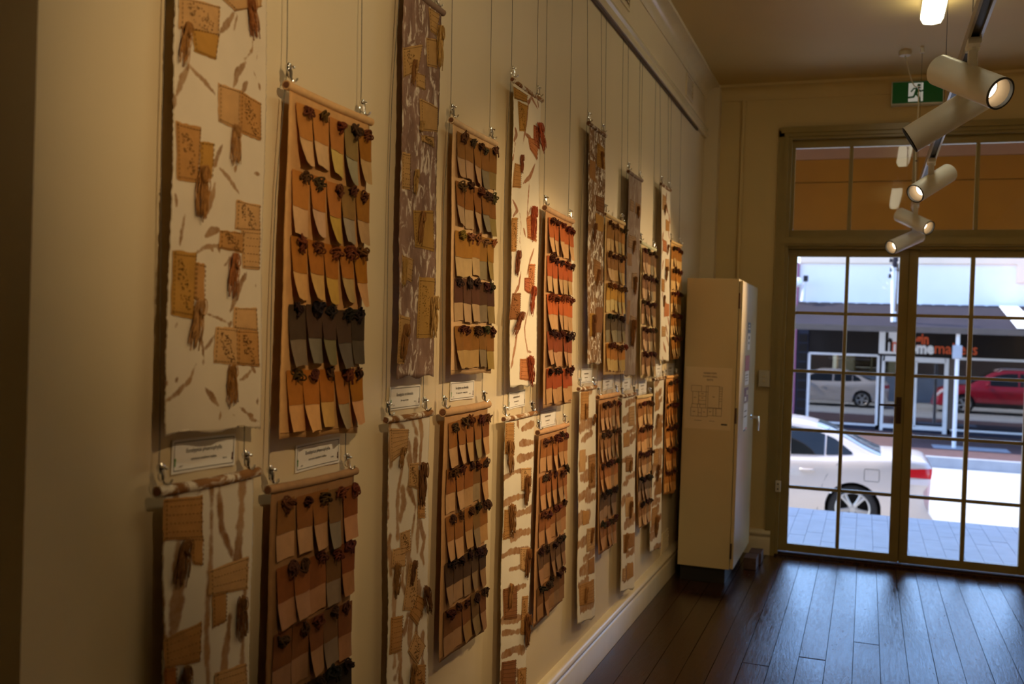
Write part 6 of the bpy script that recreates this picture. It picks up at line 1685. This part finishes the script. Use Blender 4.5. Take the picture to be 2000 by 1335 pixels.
    # handles, mirrors, door gaps, fuel flap
    for sd in (-1, 1):
        for s in P['handles']:
            z = deck(s) * 0.835
            p = on_side(s, z, sd, 0.02)
            b = MB(); b.tube([on_side(s - 0.09, z, sd, 0.004), on_side(s - 0.07, z, sd, 0.022), on_side(s, z, sd, 0.028), on_side(s + 0.07, z, sd, 0.022), on_side(s + 0.09, z, sd, 0.004)], 0.014, 8); b.build('door_handle', paint, body, smooth='all')
        s = P['mirror']; z = deck(s) + 0.07
        b = MB(); b.lathe([(-0.10, 0.0), (-0.09, 0.055), (-0.03, 0.075), (0.05, 0.07), (0.08, 0.04), (0.085, 0.0)], W(s, sd * (HW + 0.06), z), (0, sd, 0.1), 14); b.build('wing_mirror', paint, body, smooth=True)
        for path in P['gaps']:
            b = MB(); b.tube([on_side(s_, z_, sd, -0.001) if z_ <= deck(s_) else W(s_, sd * (cab_y(s_, z_) + 0.001), z_) for s_, z_ in path], 0.0035, 4); b.build('panel_gap', M['dark'], body)
    s0, z0 = P['flap']
    b = MB(); pts = []
    for (a, c) in ((-.085, -.08), (.085, -.08), (.095, -.06), (.095, .06), (.085, .08), (-.085, .08), (-.095, .06), (-.095, -.06)): pts.append(on_side(s0 + a, z0 + c, -1, 0.0005))
    b.tube(pts, 0.003, 4, closed=True); b.build('fuel_flap', M['dark'], body)
    if P.get('rails'):
        for sd in (-1, 1):
            b = MB(); b.tube([W(s, sd * (HW * P['roofw'] - 0.05), roof(s) + (0.045 if 0.05 < k < 0.95 else -0.02)) for k, s in [(i / 10, P['rails'][0] + (P['rails'][1] - P['rails'][0]) * i / 10) for i in range(11)]], 0.018, 8); b.build('roof_rail', M['alu'], body, smooth='all')
        for sd in (-1, 1):
            rows = []
            for s in np.linspace(P['wheels'][0] + ra, P['wheels'][1] - ra, 12): rows.append([on_side(s, sill + 0.16 * t, sd, 0.01) for t in (0, 0.5, 1)])
            b = MB(); b.grid(rows); b.build('sill_cladding', M['black'], body)
    b = MB(); b.bbox(W(-0.03 - shift(0, 0.6), -0.26, 0.78), W(0.02 - shift(0, 0.6), 0.26, 0.90), 0.005); b.build('number_plate', M['frame_white'], body)
    return root

SEDAN = dict(L=4.80, HW=0.915, deck=[(0, 0.93), (0.03, 0.985), (0.10, 1.02), (0.35, 1.045), (0.75, 1.035), (1.4, 0.985), (2.4, 0.955), (3.3, 0.945), (3.6, 0.93), (4.2, 0.83), (4.6, 0.70), (4.8, 0.55)],
             roof=[(0.55, 1.03), (0.80, 1.13), (1.05, 1.255), (1.35, 1.375), (1.65, 1.445), (2.05, 1.475), (2.4, 1.470), (2.75, 1.41), (3.05, 1.28), (3.35, 1.10), (3.6, 0.95)],
             tr=0.75, tra=0.17, tf=1.0, tfa=0.26, rear_shift=[(0.2, 0.10), (0.45, -0.05), (0.62, -0.07), (0.72, 0.0), (0.95, 0.03), (1.1, 0.0)], front_shift=[(0.2, -0.08), (0.45, 0.06), (0.6, 0.0), (0.8, -0.1)],
             ra=0.362, wr=0.325, rim=0.228, sill=0.215, wheels=(0.95, 3.70), cab=(0.56, 3.58), roofw=0.66,
             win=[(0.98, 1.32), (1.345, 2.02), (2.08, 2.95)], wtop=lambda s: interp(s, [(0.9, 1.02), (1.05, 1.13), (1.25, 1.26), (1.5, 1.345), (1.9, 1.39), (2.3, 1.385), (2.7, 1.31), (3.0, 1.15)]), rw=(0.62, 1.46), ws=(2.70, 3.50),
             tail=[(0.70, 0.79, M['tail_white'], 'clear lower part of the tail light'), (0.79, 0.925, M['tail_red'], 'red tail light')], tail_len=0.34, handles=(1.56, 2.42), mirror=2.98,
             gaps=[[(1.10, 0.985), (1.16, 0.92), (1.30, 0.75), (1.36, 0.6)], [(2.05, 0.955), (2.06, 0.6), (2.05, 0.25)], [(1.345, 0.6), (1.40, 0.3), (1.42, 0.24)]], flap=(0.72, 0.80))
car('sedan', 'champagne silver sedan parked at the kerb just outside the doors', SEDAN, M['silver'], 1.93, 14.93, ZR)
SUV = dict(L=4.64, HW=0.92, deck=[(0, 1.00), (0.04, 1.06), (0.3, 1.08), (1.5, 1.06), (2.6, 1.05), (3.2, 1.06), (3.5, 1.05), (4.1, 0.99), (4.45, 0.88), (4.64, 0.70)],
           roof=[(0.10, 1.09), (0.25, 1.30), (0.45, 1.50), (0.8, 1.62), (1.4, 1.68), (2.1, 1.68), (2.6, 1.60), (2.95, 1.42), (3.25, 1.22), (3.5, 1.07)],
           tr=0.7, tra=0.15, tf=0.9, tfa=0.24, rear_shift=[(0.3, 0.08), (0.5, -0.05), (0.7, 0.0), (1.1, 0.03)], front_shift=[(0.3, -0.1), (0.5, 0.05), (0.8, 0.0), (1.0, -0.12)],
           ra=0.40, wr=0.355, rim=0.235, sill=0.27, wheels=(0.93, 3.64), cab=(0.08, 3.45), roofw=0.68,
           win=[(0.45, 0.90), (0.94, 1.75), (1.81, 2.75)], wtop=lambda s: interp(s, [(0.3, 1.25), (0.6, 1.42), (1.2, 1.56), (2.0, 1.57), (2.5, 1.48), (2.9, 1.25)]), rw=(0.16, 0.50), ws=(2.60, 3.38),
           tail=[(0.86, 1.02, M['tail_red'], 'red tail light')], tail_len=0.35, handles=(1.30, 2.15), mirror=2.85,
           gaps=[[(0.98, 1.06), (1.2, 0.85), (1.34, 0.5)], [(1.78, 1.055), (1.78, 0.35)], [(2.86, 1.05), (2.9, 0.35)]], flap=(0.70, 0.90), rails=(0.7, 2.5))
car('car', 'red car mirrored in the right-hand shop window', SUV, M['red_paint'], 3.62 + 4.64, 14.95, ZR)
